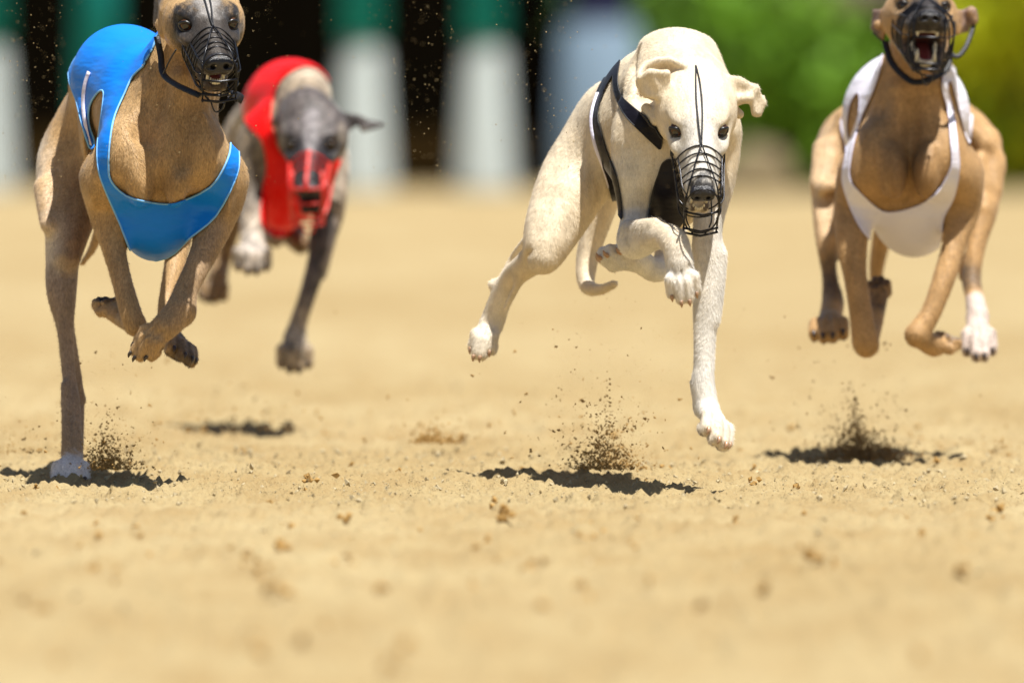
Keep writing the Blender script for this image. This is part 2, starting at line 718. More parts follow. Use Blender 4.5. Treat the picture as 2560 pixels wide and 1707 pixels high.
        W = c + (V[:, :1] * self.u + V[:, 1:2] * self.v + V[:, 2:] * self.w) * self.s
        mesh_obj('nose', W, Q, nose_mat or M_nose, root)
        if bare:
            return
        # tongue
        pts = [self.jpt(0, v, -0.043 + h) for v, h in ((0.02, 0), (0.05, 0.003), (0.075, 0.003), (0.092, 0.0))]
        V, F = tube_geo(smooth_path(pts), 0.0048 * self.s, 10, flat=(self.w, 2.4))
        mesh_obj('tongue', V, F, M_tongue, root)
        # teeth
        for low in (False, True):
            acc = Acc()
            f_ = self.jpt if low else self.pt
            sg = 1 if low else -1
            wz = -0.040 if low else -0.036
            for s in (-1, 1):
                for i, (u, v, h, r) in enumerate(((0.002, 0.112, 0.006, 0.0021), (0.0055, 0.1105, 0.006, 0.0022),
                                                  (0.0090, 0.107, 0.0065, 0.0023), (0.0135, 0.100, 0.0155, 0.0034),
                                                  (0.0155, 0.075, 0.005, 0.003), (0.017, 0.060, 0.007, 0.004),
                                                  (0.018, 0.045, 0.008, 0.004))):
                    u *= 1 + 0.5 * (self.wide - 1)
                    if low:
                        u, v = u * 0.88, v - 0.005
                    a = f_(s * u, v, wz - sg * 0.003)
                    h = h * self.tooth if low else h * 0.7
                    r = r * self.tooth ** 0.5
                    b = f_(s * u * 1.03, v + (0.002 if h > 0.01 else 0), wz + sg * h)
                    m = (a + b) / 2
                    acc.add(tube_geo([a, m, b], [r * self.s, r * 0.8 * self.s, r * 0.25 * self.s], 7))
            acc.obj('lower_teeth' if low else 'upper_teeth', M_tooth, root)

    def muzzle_cage(self, root, mat, strap_mat, r=0.0013, red=False, chin=None, strap_px=None, dog=None):
        """basket of wires round both jaws"""
        acc = Acc()
        ja = self.jaw
        jd = lambda v: math.tan(ja) * (v + 0.02) * 1.0

        def ring_pt(v, a, g=1.0):
            # a: 0 top, 90 side, 180 under the chin
            t = (v - 0.01) / 0.13
            hw = (0.044 - 0.010 * t) * g * self.wide ** 0.7
            top = 0.016 - 0.012 * t + (0.004 if red else 0)
            bot = -0.066 - jd(v) * 0.62
            cz = (top + bot) / 2
            hz = (top - bot) / 2
            ca, sa = math.cos(math.radians(a)), math.sin(math.radians(a))
            e = 0.85
            x = math.copysign(abs(sa) ** e, sa) * hw
            z = cz + math.copysign(abs(ca) ** e, ca) * hz
            return self.pt(x, v - 0.018 * (1 - ca) * 0.5 * (1 if v < 0.1 else 0.3), z)
        vs = (0.060, 0.078, 0.096) if red else (0.060, 0.074, 0.088, 0.101, 0.113)

        def lift(q, v, a):
            """keep the wires just clear of the snout's top"""
            if abs(a) > 62:
                return q
            base = self.pt(np.dot(q - self.o, self.u) / self.s, v, 0.0)
            hit = surface_hit(dog, base - self.w * 0.01, self.w, 0.0015)
            need = np.dot(hit - q, self.w) + 0.0035
            t = min(1.0, (75 - abs(a)) / 40)
            return q + self.w * max(need, -0.004) * t
        for v in vs:
            pts = [lift(ring_pt(v, a), v, a) for a in range(-180, 180, 15)]
            for _ in range(2):
                pts = [pts[i] * 0.5 + (pts[i - 1] + pts[(i + 1) % 24]) * 0.25 for i in range(24)]
            acc.add(tube_geo(smooth_path(pts, 3, True), r * self.s, 6, True))
        for v in (0.046, 0.030):
            pts = [ring_pt(v, a) for a in range(75, 290, 15)]
            acc.add(tube_geo(smooth_path(pts, 3), r * self.s, 6))
        front = 0.150
        if red:
            for a in (-62, 62, -118, 118):
                pts = [lift(ring_pt(v, a, 1.04), v, a) for v in (0.060, 0.085, 0.110)] + [ring_pt(0.138, a, 0.92)]
                acc.add(tube_geo(smooth_path(pts, 3), r * 1.9 * self.s, 8))
            for x in (-0.030, 0.030):
                pts = [self.pt(x * 0.9, 0.112, 0.012), self.pt(x, 0.142, -0.010), self.pt(x, 0.150, -0.036), self.pt(x * 0.95, 0.146, -0.078)]
                acc.add(tube_geo(smooth_path(pts, 4), r * 2.0 * self.s, 8))
            for z2 in (-0.004, -0.036, -0.072, -0.084):
                pts = [self.pt(x, 0.150 - abs(x) * 0.2, z2) for x in (-0.030, -0.012, 0.012, 0.030)]
                acc.add(tube_geo(smooth_path(pts, 3), r * 1.5 * self.s, 8))
            pts = [lift(self.pt(0, v, 0.01), v, 0) for v in (0.060, 0.085, 0.105)] + [self.pt(0, 0.135, 0.008), self.pt(0, 0.150, -0.004)]
            acc.add(tube_geo(smooth_path(pts, 3), r * 2.2 * self.s, 8))
        for a in () if red else (-150, -115, -85, 85, 115, 150):
            pts = [ring_pt(v, a) for i, v in enumerate((0.030, 0.05, 0.08, 0.10, 0.122))] + [ring_pt(0.135, a, 0.80)]
            acc.add(tube_geo(smooth_path(pts, 3), r * self.s, 6))
        for a in () if red else (-58, 58):
            pts = [lift(ring_pt(v, a), v, a) for v in (0.062, 0.08, 0.10, 0.122)] + [ring_pt(0.135, a, 0.80)]
            acc.add(tube_geo(smooth_path(pts, 3), r * self.s, 6))
        apex = lift(ring_pt(0.060, 0), 0.060, 0)
        for sx in () if red else (-1, 1):
            pts = [apex] + [lift(self.pt(sx * x, v, 0.01), v, 10) for x, v in ((0.006, 0.078), (0.012, 0.096), (0.017, 0.112))]
            pts += [self.pt(sx * 0.023, 0.128, -0.006), self.pt(sx * 0.026, 0.140, -0.025)]
            acc.add(tube_geo(smooth_path(pts, 3), r * self.s, 6))
        # front frame and bars
        fr = [ring_pt(0.140, a, 0.80) for a in range(-180, 180, 20)]
        if not red:
            acc.add(tube_geo(smooth_path(fr, 3, True), r * 1.15 * self.s, 6, True))
        for zz in () if red else (-0.034, -0.050, -0.060):
            z2 = zz - jd(0.10) * (0.25 if zz > -0.04 else 0.75)
            pts = [self.pt(x, front - abs(x) * 0.30, z2) for x in (-0.028, -0.015, 0, 0.015, 0.028)]
            acc.add(tube_geo(pts, r * 1.5 * self.s, 6))
        for x in () if red else (-0.027, 0.027):
            acc.add(tube_geo(smooth_path([self.pt(x, 0.138, -0.012), self.pt(x, 0.141, -0.04), self.pt(x * 0.95, 0.139, -0.064 - jd(0.1) * 0.75)], 3), r * 1.2 * self.s, 6))
        # under-chin loop
        b0 = -0.066 - jd(0.1) * 0.75
        acc.add(tube_geo(smooth_path([self.pt(-0.012, 0.137, b0), self.pt(-0.006, 0.130, b0 - 0.016), self.pt(0.000, 0.124, b0 - 0.021),
                                      self.pt(0.007, 0.130, b0 - 0.014), self.pt(0.010, 0.137, b0)], 4), r * self.s, 6))
        cage = acc.obj('muzzle', mat, root)
        # double cord over the forehead
        if not red:
            for s in (-1, 1):
                pts = []
                for i in range(21):
                    t = i / 20
                    p = self.pt(s * (0.0004 + 0.0040 * math.sin(math.pi * min(1, t * 1.05))), 0.060 - 0.160 * t, 0.004 + 0.016 * min(1, 3 * t))
                    pts.append(surface_hit(dog, p, self.w, 0.0022))
                for _ in range(2):
                    pts = [pts[0]] + [pts[i] * 0.5 + (pts[i - 1] + pts[i + 1]) * 0.25 for i in range(1, 20)] + [pts[-1]]
                pts = [p + self.w * 0.0012 for p in pts]
                V, F = tube_geo(smooth_path(pts, 3), 0.0013 * self.s, 6)
                mesh_obj('forehead_cord', V, F, strap_mat, cage)
        # strap behind the ears / round the throat
        if strap_px:
            for path, wd, th in strap_px:
                pts = [P(x, y, dog.D0 + d) for x, y, d in path]
                V, F = tube_geo(smooth_path(pts, 5), th, 8, flat=((0, -0.85, 0.3), wd / th))
                mesh_obj('strap', V, F, strap_mat, cage)
        return cage


def surface_hit(dog, p, w, off):
    F = dog.F
    for k in range(90):
        q = p + w * (0.07 - 0.001 * k)
        ix = [min(len(F.ax[i]) - 1, max(0, int(np.searchsorted(F.ax[i], q[i])))) for i in range(3)]
        if F.f[ix[0], ix[1], ix[2]] < off:
            return q
    return p


def uv_sphere(c, R, nu, nv, ax):
    ax = nz(ax)
    t = nz(np.cross(ax, (0.1, 0.2, 0.97)))
    b = np.cross(ax, t)
    V = [c + ax * R]
    for i in range(1, nu):
        th = math.pi * i / nu
        for j in range(nv):
            ph = 2 * math.pi * j / nv
            V.append(c + (ax * math.cos(th) + (t * math.cos(ph) + b * math.sin(ph)) * math.sin(th)) * R)
    V.append(c - ax * R)
    F = [(0, 1 + j, 1 + (j + 1) % nv) for j in range(nv)]
    for i in range(nu - 2):
        for j in range(nv):
            F.append((1 + i * nv + j, 1 + (i + 1) * nv + j, 1 + (i + 1) * nv + (j + 1) % nv, 1 + i * nv + (j + 1) % nv))
    e = len(V) - 1
    o = 1 + (nu - 2) * nv
    F += [(o + j, e, o + (j + 1) % nv) for j in range(nv)]
    return V, F


def sphere_cap(c, R, ax, ang):
    ax = nz(ax)
    t = nz(np.cross(ax, (0.1, 0.2, 0.97)))
    b = np.cross(ax, t)
    V = [c + ax * R]
    F = []
    n = 20
    for i in range(1, 5):
        th = ang * i / 4
        for j in range(n):
            ph = 2 * math.pi * j / n
            V.append(c + (ax * math.cos(th) + (t * math.cos(ph) + b * math.sin(ph)) * math.sin(th)) * R)
    F += [(0, 1 + j, 1 + (j + 1) % n) for j in range(n)]
    for i in range(3):
        for j in range(n):
            F.append((1 + i * n + j, 1 + (i + 1) * n + j, 1 + (i + 1) * n + (j + 1) % n, 1 + i * n + (j + 1) % n))
    return V, F


# ------------------------------------------------------------------ dog
class Dog:
    def __init__(self, D0, k=0.03):
        self.D0 = D0
        self.core = []
        self.groups = []
        self.claws = []
        self.paint = []
        self.hairs = 190000
        self.lean = 0.009

    @staticmethod
    def dm(d):
        return d if d < 0.1 else 0.1 + (d - 0.1) * 0.78

    def j(self, x, y, d, r):
        D = self.D0 + self.dm(d)
        return P(x, y, D), r * D / FPX

    def chain(self, pts, k=0.02, out=None, sub=False, flat=None):
        out = self.core if out is None else out
        q = [self.j(*p) for p in pts]
        if out is not self.core and len(pts) > 1 and not sub:
            w = smooth_path([np.append(a, r) for a, r in q], 5) if len(q) > 2 else [np.append(a, r) for a, r in q]
            out.append((('ch', [(v[:3], float(v[3])) for v in w]), k, sub))
            return out
        for a, b in zip(q[:-1], q[1:]):
            out.append((('rc', a[0], a[1], b[0], b[1], flat), k, sub))
        return out

    def blob(self, x, y, d, rx, ry, rd, k=0.02, rot=0.0, sub=False, out=None):
        """ellipsoid: radii in px across, px up, metres in depth; rot turns it in the picture plane"""
        D = self.D0 + self.dm(d)
        t = math.radians(rot)
        A = [CR * math.cos(t) + CU * math.sin(t), CF, CU * math.cos(t) - CR * math.sin(t)]
        out = self.core if out is None else out
        out.append((('el', P(x, y, D), A, [rx * D / FPX, rd, ry * D / FPX]), k, sub))

    def limb(self, pts, k=0.012, R=0.13, kmax=0.045, paw=None, extra=(), att=None):
        g = self.chain(pts, k, [])
        for e in extra:
            if e[0] == 'c':
                self.chain(e[1], e[2] if len(e) > 2 else 0.008, g)
            elif e[0] == 's':
                self.chain(e[1], e[2] if len(e) > 2 else 0.008, g, True)
            else:
                self.blob(*e[1], out=g)
        if paw:
            self.paw(g, *paw[:3], **(paw[3] if len(paw) > 3 else {}))
        a = self.j(*(att or pts[0]))[0]
        self.groups.append((g, a, R, kmax))

    def paw(self, g, base, tip, up, size=1.0, spread=1.0, curl=0.4, white=None, dark=False, claws=True, pads=True):
        a = P(base[0], base[1], self.D0 + self.dm(base[2]))
        b = P(tip[0], tip[1], self.D0 + self.dm(tip[2]))
        f = nz(b - a)
        upv = CR * up[0] - CU * up[1] + CF * up[2]          # up given as px-down positive y, depth away positive
        upv = nz(upv - f * np.dot(upv, f))
        s = np.cross(f, upv)
        L = np.linalg.norm(b - a)
        S = 0.0095 * size
        g_late = []
        # palm
        g.append((('rc', a, S * 1.40, a + f * L * 0.40, S * 1.60, (upv, 1.2)), 0.010, False))
        for u in (-1.0, 0.0, 1.0):
            o = s * u * spread * S * 1.12 + upv * S * 1.25
            post = (('rc', a + f * L * 0.25 + o * 1.05, S * 0.10, a + f * L * 0.95 + o * 0.9, S * 0.24, None), 0.0035, True)
            g_late.append(post)
        for i, (u, ln, drop) in enumerate(((-1.55, 0.80, 0.4), (-0.52, 1.0, 0.0), (0.52, 1.0, 0.0), (1.55, 0.80, 0.4))):
            u = u * spread
            root_ = a + f * L * 0.30 + s * u * S * 0.75 - upv * S * drop * 0.4
            kn = a + f * L * (0.62 * ln) + s * u * S * 1.13 + upv * S * (0.55 - drop * 0.5)
            t = a + f * L * (0.92 * ln) + s * u * S * 1.22 - upv * S * (curl + drop * 0.3)
            g.append((('rc', root_, S * 0.80, kn, S * 0.86, None), 0.0035, False))
            g.append((('rc', kn, S * 0.86, t, S * 0.78, None), 0.002, False))
            if pads:
                g.append((('rc', t - upv * S * 0.55, S * 0.72, t - f * S * 1.0 - upv * S * 0.6, S * 0.62, None), 0.002, False))
                self.paint.append((('rc', t - upv * S * 1.15, S * 0.52, t - f * S * 1.0 - upv * S * 1.15, S * 0.5, None), 0.002, (0.12, 0.075, 0.045)))
            if claws:
                c0 = t + f * S * 0.55 + upv * S * 0.30
                c1 = t + f * S * 1.05 + upv * S * 0.10
                c2 = t + f * S * 1.30 - upv * S * 0.35
                self.claws.append(([c0, c1, c2], [S * 0.33, S * 0.25, S * 0.07]))
        if pads:
            pc = a + f * L * 0.45 - upv * S * 1.35
            g.append((('rc', pc - s * S * 0.9, S * 0.8, pc + s * S * 0.9, S * 0.8, None), 0.003, False))
            g.extend(g_late)
            self.paint.append((('rc', pc - s * S * 0.9 - upv * S * 0.3, S * 0.7, pc + s * S * 0.9 - upv * S * 0.3, S * 0.7, None), 0.002, (0.10, 0.065, 0.04)))

    def pt(self, kind, pts, soft, col, strength=1.0):
        """paint coat markings, and light and shade put into the coat, along a chain of (x, y, d, r)"""
        q = [self.j(*p) for p in pts]
        if len(q) == 1:
            q = q * 2
        for a, b in zip(q[:-1], q[1:]):
            self.paint.append((('rc', a[0], a[1], b[0], b[1] + 1e-6, None), soft, col, strength))

    def build(self, root, mat, base, res=0.0034, fine=0.0019, claw_mat=None, seed=1.0, vary=None):
        allp = self.core + [p for g in self.groups for p in g[0]]
        lo = np.min([bounds(p[0], 0.012)[0] for p in allp if not p[2]], 0)
        hi = np.max([bounds(p[0], 0.012)[1] for p in allp if not p[2]], 0)
        h = self.head
        hc = h.pt(0, 0.03, -0.02)
        axes = []
        for d in range(3):
            ext = {0: 0.085, 1: 0.13, 2: 0.11}[d]
            a = [lo[d]]
            while a[-1] < hi[d]:
                inside = abs(a[-1] - hc[d]) < ext
                st = fine if inside else (res * 1.35 if d == 1 else res)
                a.append(a[-1] + st)
            axes.append(np.array(a, np.float32))
        F = Field(axes)
        for p, k, sub in self.core:
            apply_prim(F, p, k, sub)
        F.f += np.float32(self.lean)
        for g, a, R, km in self.groups:
            merge_group(F, g, a, R, km)
        self.F = F
        V, Q = surface_nets(F.f, F.ax)
        V = relax(V, Q, 2, 0.45)
        body = mesh_obj('body', V, Q, mat, root)
        C = np.empty((len(V), 3))
        C[:] = base
        if vary:
            C = vary(self, V, C)
        wob = vnoise(V, 260, seed) * 0.003 + vnoise(V, 900, seed + 1) * 0.0018
        for p in self.paint:
            prim, soft, col = p[:3]
            st = p[3] if len(p) > 3 else 1.0
            dd = prim_dist(prim, V) + wob * min(1, soft / 0.004)
            t = np.clip(0.5 - dd / (2 * soft), 0, 1)
            t = t * t * (3 - 2 * t) * st
            C = C * (1 - t[:, None]) + np.array(col) * t[:, None]
        att = body.data.color_attributes.new('coat', 'FLOAT_COLOR', 'POINT')
        buf = np.ones((len(body.data.vertices), 4), np.float32)
        buf[:len(C), :3] = C
        att.data.foreach_set('color', buf.ravel())
        self.fur_args = (root, body, mat, V, Q, C, seed)
        self.tests = []
        for pts, r in self.claws:
            V2, F2 = tube_geo(smooth_path(pts, 3), np.interp(np.linspace(0, 2, 7), [0, 1, 2], r), 7)
            mesh_obj('claw', V2, F2, claw_mat or M_claw, root)
        return body

    def fur(self, root, body, mat, V, Q, C, seed):
        """short coat hairs lying along the body"""
        n = self.hairs
        if not n:
            return
        rs = np.random.RandomState(int(seed) + 40)
        A, B, C_, D_ = (V[Q[:, i]] for i in range(4))
        N = np.cross(C_ - A, D_ - B)
        ar = np.linalg.norm(N, axis=1)
        N /= np.maximum(ar, 1e-12)[:, None]
        yd = A[:, 1] - self.D0
        w = ar * np.clip(1.15 - yd * 0.9, 0.35, 1.2) * np.where(N[:, 1] > 0.55, 0.15, 1.0)
        f = rs.choice(len(Q), n, p=w / w.sum())
        u, v = rs.rand(n, 1), rs.rand(n, 1)
        P0 = A[f] * (1 - u) * (1 - v) + B[f] * u * (1 - v) + C_[f] * u * v + D_[f] * (1 - u) * v
        keep = np.ones(n, bool)
        for t in self.tests:
            keep &= t(P0, N[f]) > -0.001
        P0, f, u, v = P0[keep], f[keep], u[keep], v[keep]
        n = len(f)
        Nf = N[f]
        h = self.head
        flow = np.tile(np.array((0.0, 0.55, -0.8)), (n, 1))
        dh = np.linalg.norm(P0 - h.pt(0, 0.0, -0.01), axis=1)
        th = np.clip((0.15 - dh) / 0.04, 0, 1)[:, None]
        flow = flow * (1 - th) - h.v * th
        flow += rs.normal(0, 0.16, (n, 3)) + 0.35 * np.stack([vnoise(P0, 30, k) for k in (11, 12, 13)], 1)
        T = flow - Nf * (flow * Nf).sum(1)[:, None]
        T /= np.maximum(np.linalg.norm(T, axis=1), 1e-6)[:, None]
        L = rs.uniform(0.0035, 0.0080, (n, 1)) * (1 - 0.45 * th)
        S = np.cross(T, Nf) * rs.uniform(0.00018, 0.00036, (n, 1))
        tip = P0 + T * L + Nf * L * rs.uniform(0.10, 0.38, (n, 1))
        W = np.empty((n * 3, 3))
        W[0::3] = P0 - S - Nf * 0.0002
        W[1::3] = P0 + S - Nf * 0.0002
        W[2::3] = tip
        F3 = np.arange(n * 3).reshape(n, 3)
        hb = mesh_obj('fur', W, F3, mat, root, smooth=False)
        hb['kind'] = 'stuff'
        cc = C[Q[f, 0]] * rs.uniform(0.84, 1.22, (n, 1))
        buf = np.ones((n * 3, 4), np.float32)
        buf[:, :3] = np.repeat(np.clip(cc, 0, 0.9), 3, axis=0)
        att = hb.data.color_attributes.new('coat', 'FLOAT_COLOR', 'POINT')
        if len(hb.data.vertices) == n * 3:
            att.data.foreach_set('color', buf.ravel())

    def cloth(self, name, root, mat, polys, dlo, dhi, off=0.0035, holes=(), trim=None, trim_r=0.0016, thick=0.0012, extra=None, smooth=3, front=None):
        """fabric that follows the body; its cut is given by outlines"""
        mask = [(1, p) for p in polys] + [(-1, p) for p in holes]
        allp = np.concatenate([np.array(p, float) for p in polys])
        a = P(allp[:, 0].min() - 30, allp[:, 1].max() + 30, self.D0 + dlo)
        s = [slice(None)] * 3
        V, Q = surface_nets(self.F.f, self.F.ax, off)
        V = relax(V, Q, 4, 0.5)
        VN = np.zeros_like(V)
        fn = np.cross(V[Q[:, 2]] - V[Q[:, 0]], V[Q[:, 3]] - V[Q[:, 1]])
        for q in range(4):
            for c_ in range(3):
                VN[:, c_] += np.bincount(Q[:, q], fn[:, c_], minlength=len(V))
        VN /= np.maximum(np.linalg.norm(VN, axis=1), 1e-12)[:, None]
        for _ in range(2):
            VN = relax(VN, Q, 1, 0.7)

        def region(W, WN):
            px, py, D = project(W)
            gg = np.full(len(W), 1e3)
            for p in polys:
                gg = np.minimum(gg, poly_sdf(np.array(p, float), px, py))
            for p in holes:
                gg = np.maximum(gg, -poly_sdf(np.array(p, float), px, py))
            gm = gg * self.D0 / FPX
            dd = D - self.D0
            gm = np.maximum(gm, np.maximum(dlo - dd, dd - dhi))
            if front is not None:
                gm = np.maximum(gm, (WN[:, 1] - front) * 0.03)
            if extra is not None:
                gm = np.maximum(gm, extra(W, px, py, dd))
            return gm
        self.tests.append(region)
        px, py, D = project(V)
        g = np.full(len(V), 1e3)
        near = (px > allp[:, 0].min() - 40) & (px < allp[:, 0].max() + 40) & (py > allp[:, 1].min() - 40) & (py < allp[:, 1].max() + 40)
        ii = np.where(near)[0]
        gm = region(V[ii], VN[ii])
        g[ii] = gm
        T = np.concatenate([Q[:, [0, 1, 2]], Q[:, [0, 2, 3]]])
        ins = g[T] < 0
        n = ins.sum(1)
        full = T[n == 3]
        part = T[(n > 0) & (n < 3)]
        verts = [V]
        nv = len(V)
        newf = []
        cache = {}
        segs = []
        add = []

        def cut(i, j):
            key = (min(i, j), max(i, j))
            if key not in cache:
                t = g[i] / (g[i] - g[j])
                cache[key] = nv + len(add)
                add.append(V[i] + (V[j] - V[i]) * t)
            return cache[key]
        for t in part:
            poly = []
            cr = []
            for q in range(3):
                i, j = int(t[q]), int(t[(q + 1) % 3])
                if g[i] < 0:
                    poly.append(i)
                if (g[i] < 0) != (g[j] < 0):
                    c = cut(i, j)
                    poly.append(c)
                    cr.append(c)
            for q in range(1, len(poly) - 1):
                newf.append((poly[0], poly[q], poly[q + 1]))
            if len(cr) == 2:
                segs.append(cr)
        VV = np.concatenate([V, np.array(add)]) if add else V
        FF = np.concatenate([full, np.array(newf, int)]) if newf else full
        used = np.unique(FF)
        rm = np.full(len(VV), -1)
        rm[used] = np.arange(len(used))
        ob = mesh_obj(name, VV[used], rm[FF], mat, root)
        so = ob.modifiers.new('thickness', 'SOLIDIFY')
        so.thickness = thick
        so.offset = 0.0
        if trim:
            nb = {}
            for a_, b_ in segs:
                nb.setdefault(a_, []).append(b_)
                nb.setdefault(b_, []).append(a_)
            seen = set()
            acc = Acc()
            for st in list(nb):
                if st in seen:
                    continue
                loop = [st]
                seen.add(st)
                cur = st
                while True:
                    nx_ = [q for q in nb[cur] if q not in seen]
                    if not nx_:
                        break
                    cur = nx_[0]
                    seen.add(cur)
                    loop.append(cur)
                if len(loop) < 150:
                    continue
                L = VV[loop]
                for _ in range(5):
                    L[1:-1] = L[1:-1] * 0.5 + (L[:-2] + L[2:]) * 0.25
                L = L[::3]
                acc.add(tube_geo(list(L), trim_r, 6, closed=np.linalg.norm(L[0] - L[-1]) < 0.02))
            acc.obj('binding', trim, ob)
        return ob


def poly_sdf(poly, x, y):
    n = len(poly)
    d = np.full(len(x), 1e12)
    inside = np.zeros(len(x), bool)
    for i in range(n):
        a, b = poly[i], poly[(i + 1) % n]
        e = b - a
        wx, wy = x - a[0], y - a[1]
        t = np.clip((wx * e[0] + wy * e[1]) / (e @ e + 1e-9), 0, 1)
        d = np.minimum(d, (wx - t * e[0]) ** 2 + (wy - t * e[1]) ** 2)
        c = ((a[1] > y) != (b[1] > y)) & (x < (b[0] - a[0]) * (y - a[1]) / (b[1] - a[1] + 1e-12) + a[0])
        inside ^= c
    d = np.sqrt(d)
    return np.where(inside, -d, d)


def ps(pts, n=4):
    """smooth closed outline"""
    return [tuple(p) for p in smooth_path([np.array(p, float) for p in pts], n, True)]


GROUP = 'greyhounds racing towards the camera'

# ------------------------------------------------------------------ ground
def sand_mat():
    m, nt, b = node_mat('track sand')
    N, L = nt.nodes, nt.links
    tc = N.new('ShaderNodeTexCoord')

    def noi(scale, detail, sx=1.0, sy=1.0):
        mp = N.new('ShaderNodeMapping')
        mp.inputs['Scale'].default_value = (sx, sy, 1)
        L.new(tc.outputs['Object'], mp.inputs['Vector'])
        n = N.new('ShaderNodeTexNoise')
        n.inputs['Scale'].default_value = scale
        n.inputs['Detail'].default_value = detail
        n.inputs['Roughness'].default_value = 0.6
        L.new(mp.outputs[0], n.inputs['Vector'])
        return n

    def ramp(n, a, b_, ca, cb):
        r = N.new('ShaderNodeMapRange')
        r.inputs['From Min'].default_value = a
        r.inputs['From Max'].default_value = b_
        r.inputs['To Min'].default_value = ca
        r.inputs['To Max'].default_value = cb
        L.new(n.outputs['Fac'], r.inputs['Value'])
        return r
    big = ramp(noi(0.9, 4, 1, 0.22), 0.38, 0.66, 0, 1)
    mid = ramp(noi(7, 4, 1, 0.30), 0.40, 0.68, 0, 1)
    fine = ramp(noi(170, 3), 0.48, 0.72, 0, 1)
    mx = N.new('ShaderNodeMix'); mx.data_type = 'RGBA'
    mx.inputs['A'].default_value = (0.380, 0.300, 0.158, 1)
    mx.inputs['B'].default_value = (0.318, 0.236, 0.112, 1)
    L.new(big.outputs[0], mx.inputs['Factor'])
    m2 = N.new('ShaderNodeMix'); m2.data_type = 'RGBA'
    m2.inputs['B'].default_value = (0.250, 0.160, 0.060, 1)
    L.new(mx.outputs['Result'], m2.inputs['A'])
    sc = N.new('ShaderNodeMath'); sc.operation = 'MULTIPLY'; sc.inputs[1].default_value = 0.50
    L.new(mid.outputs[0], sc.inputs[0])
    L.new(sc.outputs[0], m2.inputs['Factor'])
    m3 = N.new('ShaderNodeMix'); m3.data_type = 'RGBA'
    m3.inputs['B'].default_value = (0.20, 0.12, 0.045, 1)  # dark flecks painted in for the small shadows between crumbs
    L.new(m2.outputs['Result'], m3.inputs['A'])
    s3 = N.new('ShaderNodeMath'); s3.operation = 'MULTIPLY'; s3.inputs[1].default_value = 0.34
    L.new(fine.outputs[0], s3.inputs[0])
    L.new(s3.outputs[0], m3.inputs['Factor'])
    L.new(m3.outputs['Result'], b.inputs['Base Color'])
    b.inputs['Roughness'].default_value = 0.95
    b.inputs['Specular IOR Level'].default_value = 0.15
    bp = N.new('ShaderNodeBump')
    bp.inputs['Distance'].default_value = 0.006
    bp.inputs['Strength'].default_value = 0.9
    L.new(noi(130, 5).outputs['Fac'], bp.inputs['Height'])
    L.new(bp.outputs['Normal'], b.inputs['Normal'])
    return m


M_sand = sand_mat()
M_grit = simple('pale sand grit', (0.40, 0.33, 0.20), 0.95, var=0.35, scale=140, spec=0.15)
M_shade_clod = simple('shade-toned clod', (0.24, 0.145, 0.055), 0.95, var=0.4, scale=90, bump=0.002, spec=0.15)  # clod colour darkened to stand in for the dog's shadow
M_clod = simple('damp sand clod', (0.36, 0.22, 0.075), 0.95, var=0.4, scale=90, bump=0.002, spec=0.15)


def fbm2(x, y, scale, octaves, seed, warp=0.0):
    """value noise on a hashed lattice, vectorised"""
    out = np.zeros(x.shape)
    amp, tot = 1.0, 0.0
    for o in range(octaves):
        sx, sy = x * scale + seed * 17.3 + o * 5.7, y * scale + seed * 9.1 + o * 3.3
        ix, iy = np.floor(sx).astype(np.int64), np.floor(sy).astype(np.int64)
        fx, fy = sx - ix, sy - iy
        fx, fy = fx * fx * (3 - 2 * fx), fy * fy * (3 - 2 * fy)

        def hsh(a, b):
            h = (a * 374761393 + b * 668265263 + int(seed * 1013) + o * 7919) & 0xFFFFFFFF
            h = ((h ^ (h >> 13)) * 1274126177) & 0xFFFFFFFF
            h = (h ^ (h >> 16)) & 0xFFFF
            return h / 65535.0
        v = (hsh(ix, iy) * (1 - fx) + hsh(ix + 1, iy) * fx) * (1 - fy) + (hsh(ix, iy + 1) * (1 - fx) + hsh(ix + 1, iy + 1) * fx) * fy
        out += v * amp
        tot += amp
        amp *= 0.52
        scale *= 2.03
    return out / tot


_r = random.Random(21)
SCUFF = [(_r.uniform(-0.05, 0.05) * yy, yy, _r.uniform(0.03, 0.09), _r.uniform(0.06, 0.16), _r.uniform(0.006, 0.016))
         for yy in [_r.uniform(13.5, 23) for _ in range(46)]]


def ground_height(x, y):
    near = np.clip((y - 9.0) / 2.0, 0, 1) * np.clip((34.0 - y) / 12.0, 0, 1)
    h = (fbm2(x, y * 0.55, 2.2, 3, 1) - 0.5) * 0.014
    h += (fbm2(x, y, 12, 3, 2) - 0.5) * 0.013
    n = fbm2(x, y, 52, 3, 3)
    h += np.clip(n - 0.46, 0, 1) * 0.024
    h += np.clip(fbm2(x, y * 0.8, 95, 2, 8) - 0.42, 0, 1) * 0.024
    n2 = fbm2(x, y, 26, 2, 5)
    h += np.clip(n2 - 0.66, 0, 1) * 0.055
    for cx, cy, rx, ry, dp in SCUFF:
        q = ((x - cx) / rx) ** 2 + ((y - cy) / ry) ** 2
        m = q < 5.0
        if not m.any():
            continue
        q, xm, ym = q[m], x[m], y[m]
        h[m] += dp * (0.8 * np.exp(-(q - 1.3) ** 2 * 3.0) * fbm2(xm, ym, 45, 2, 7) - np.exp(-q * 2.2) * (0.6 + 0.8 * fbm2(xm, ym, 30, 2, 6)))
    return h * near


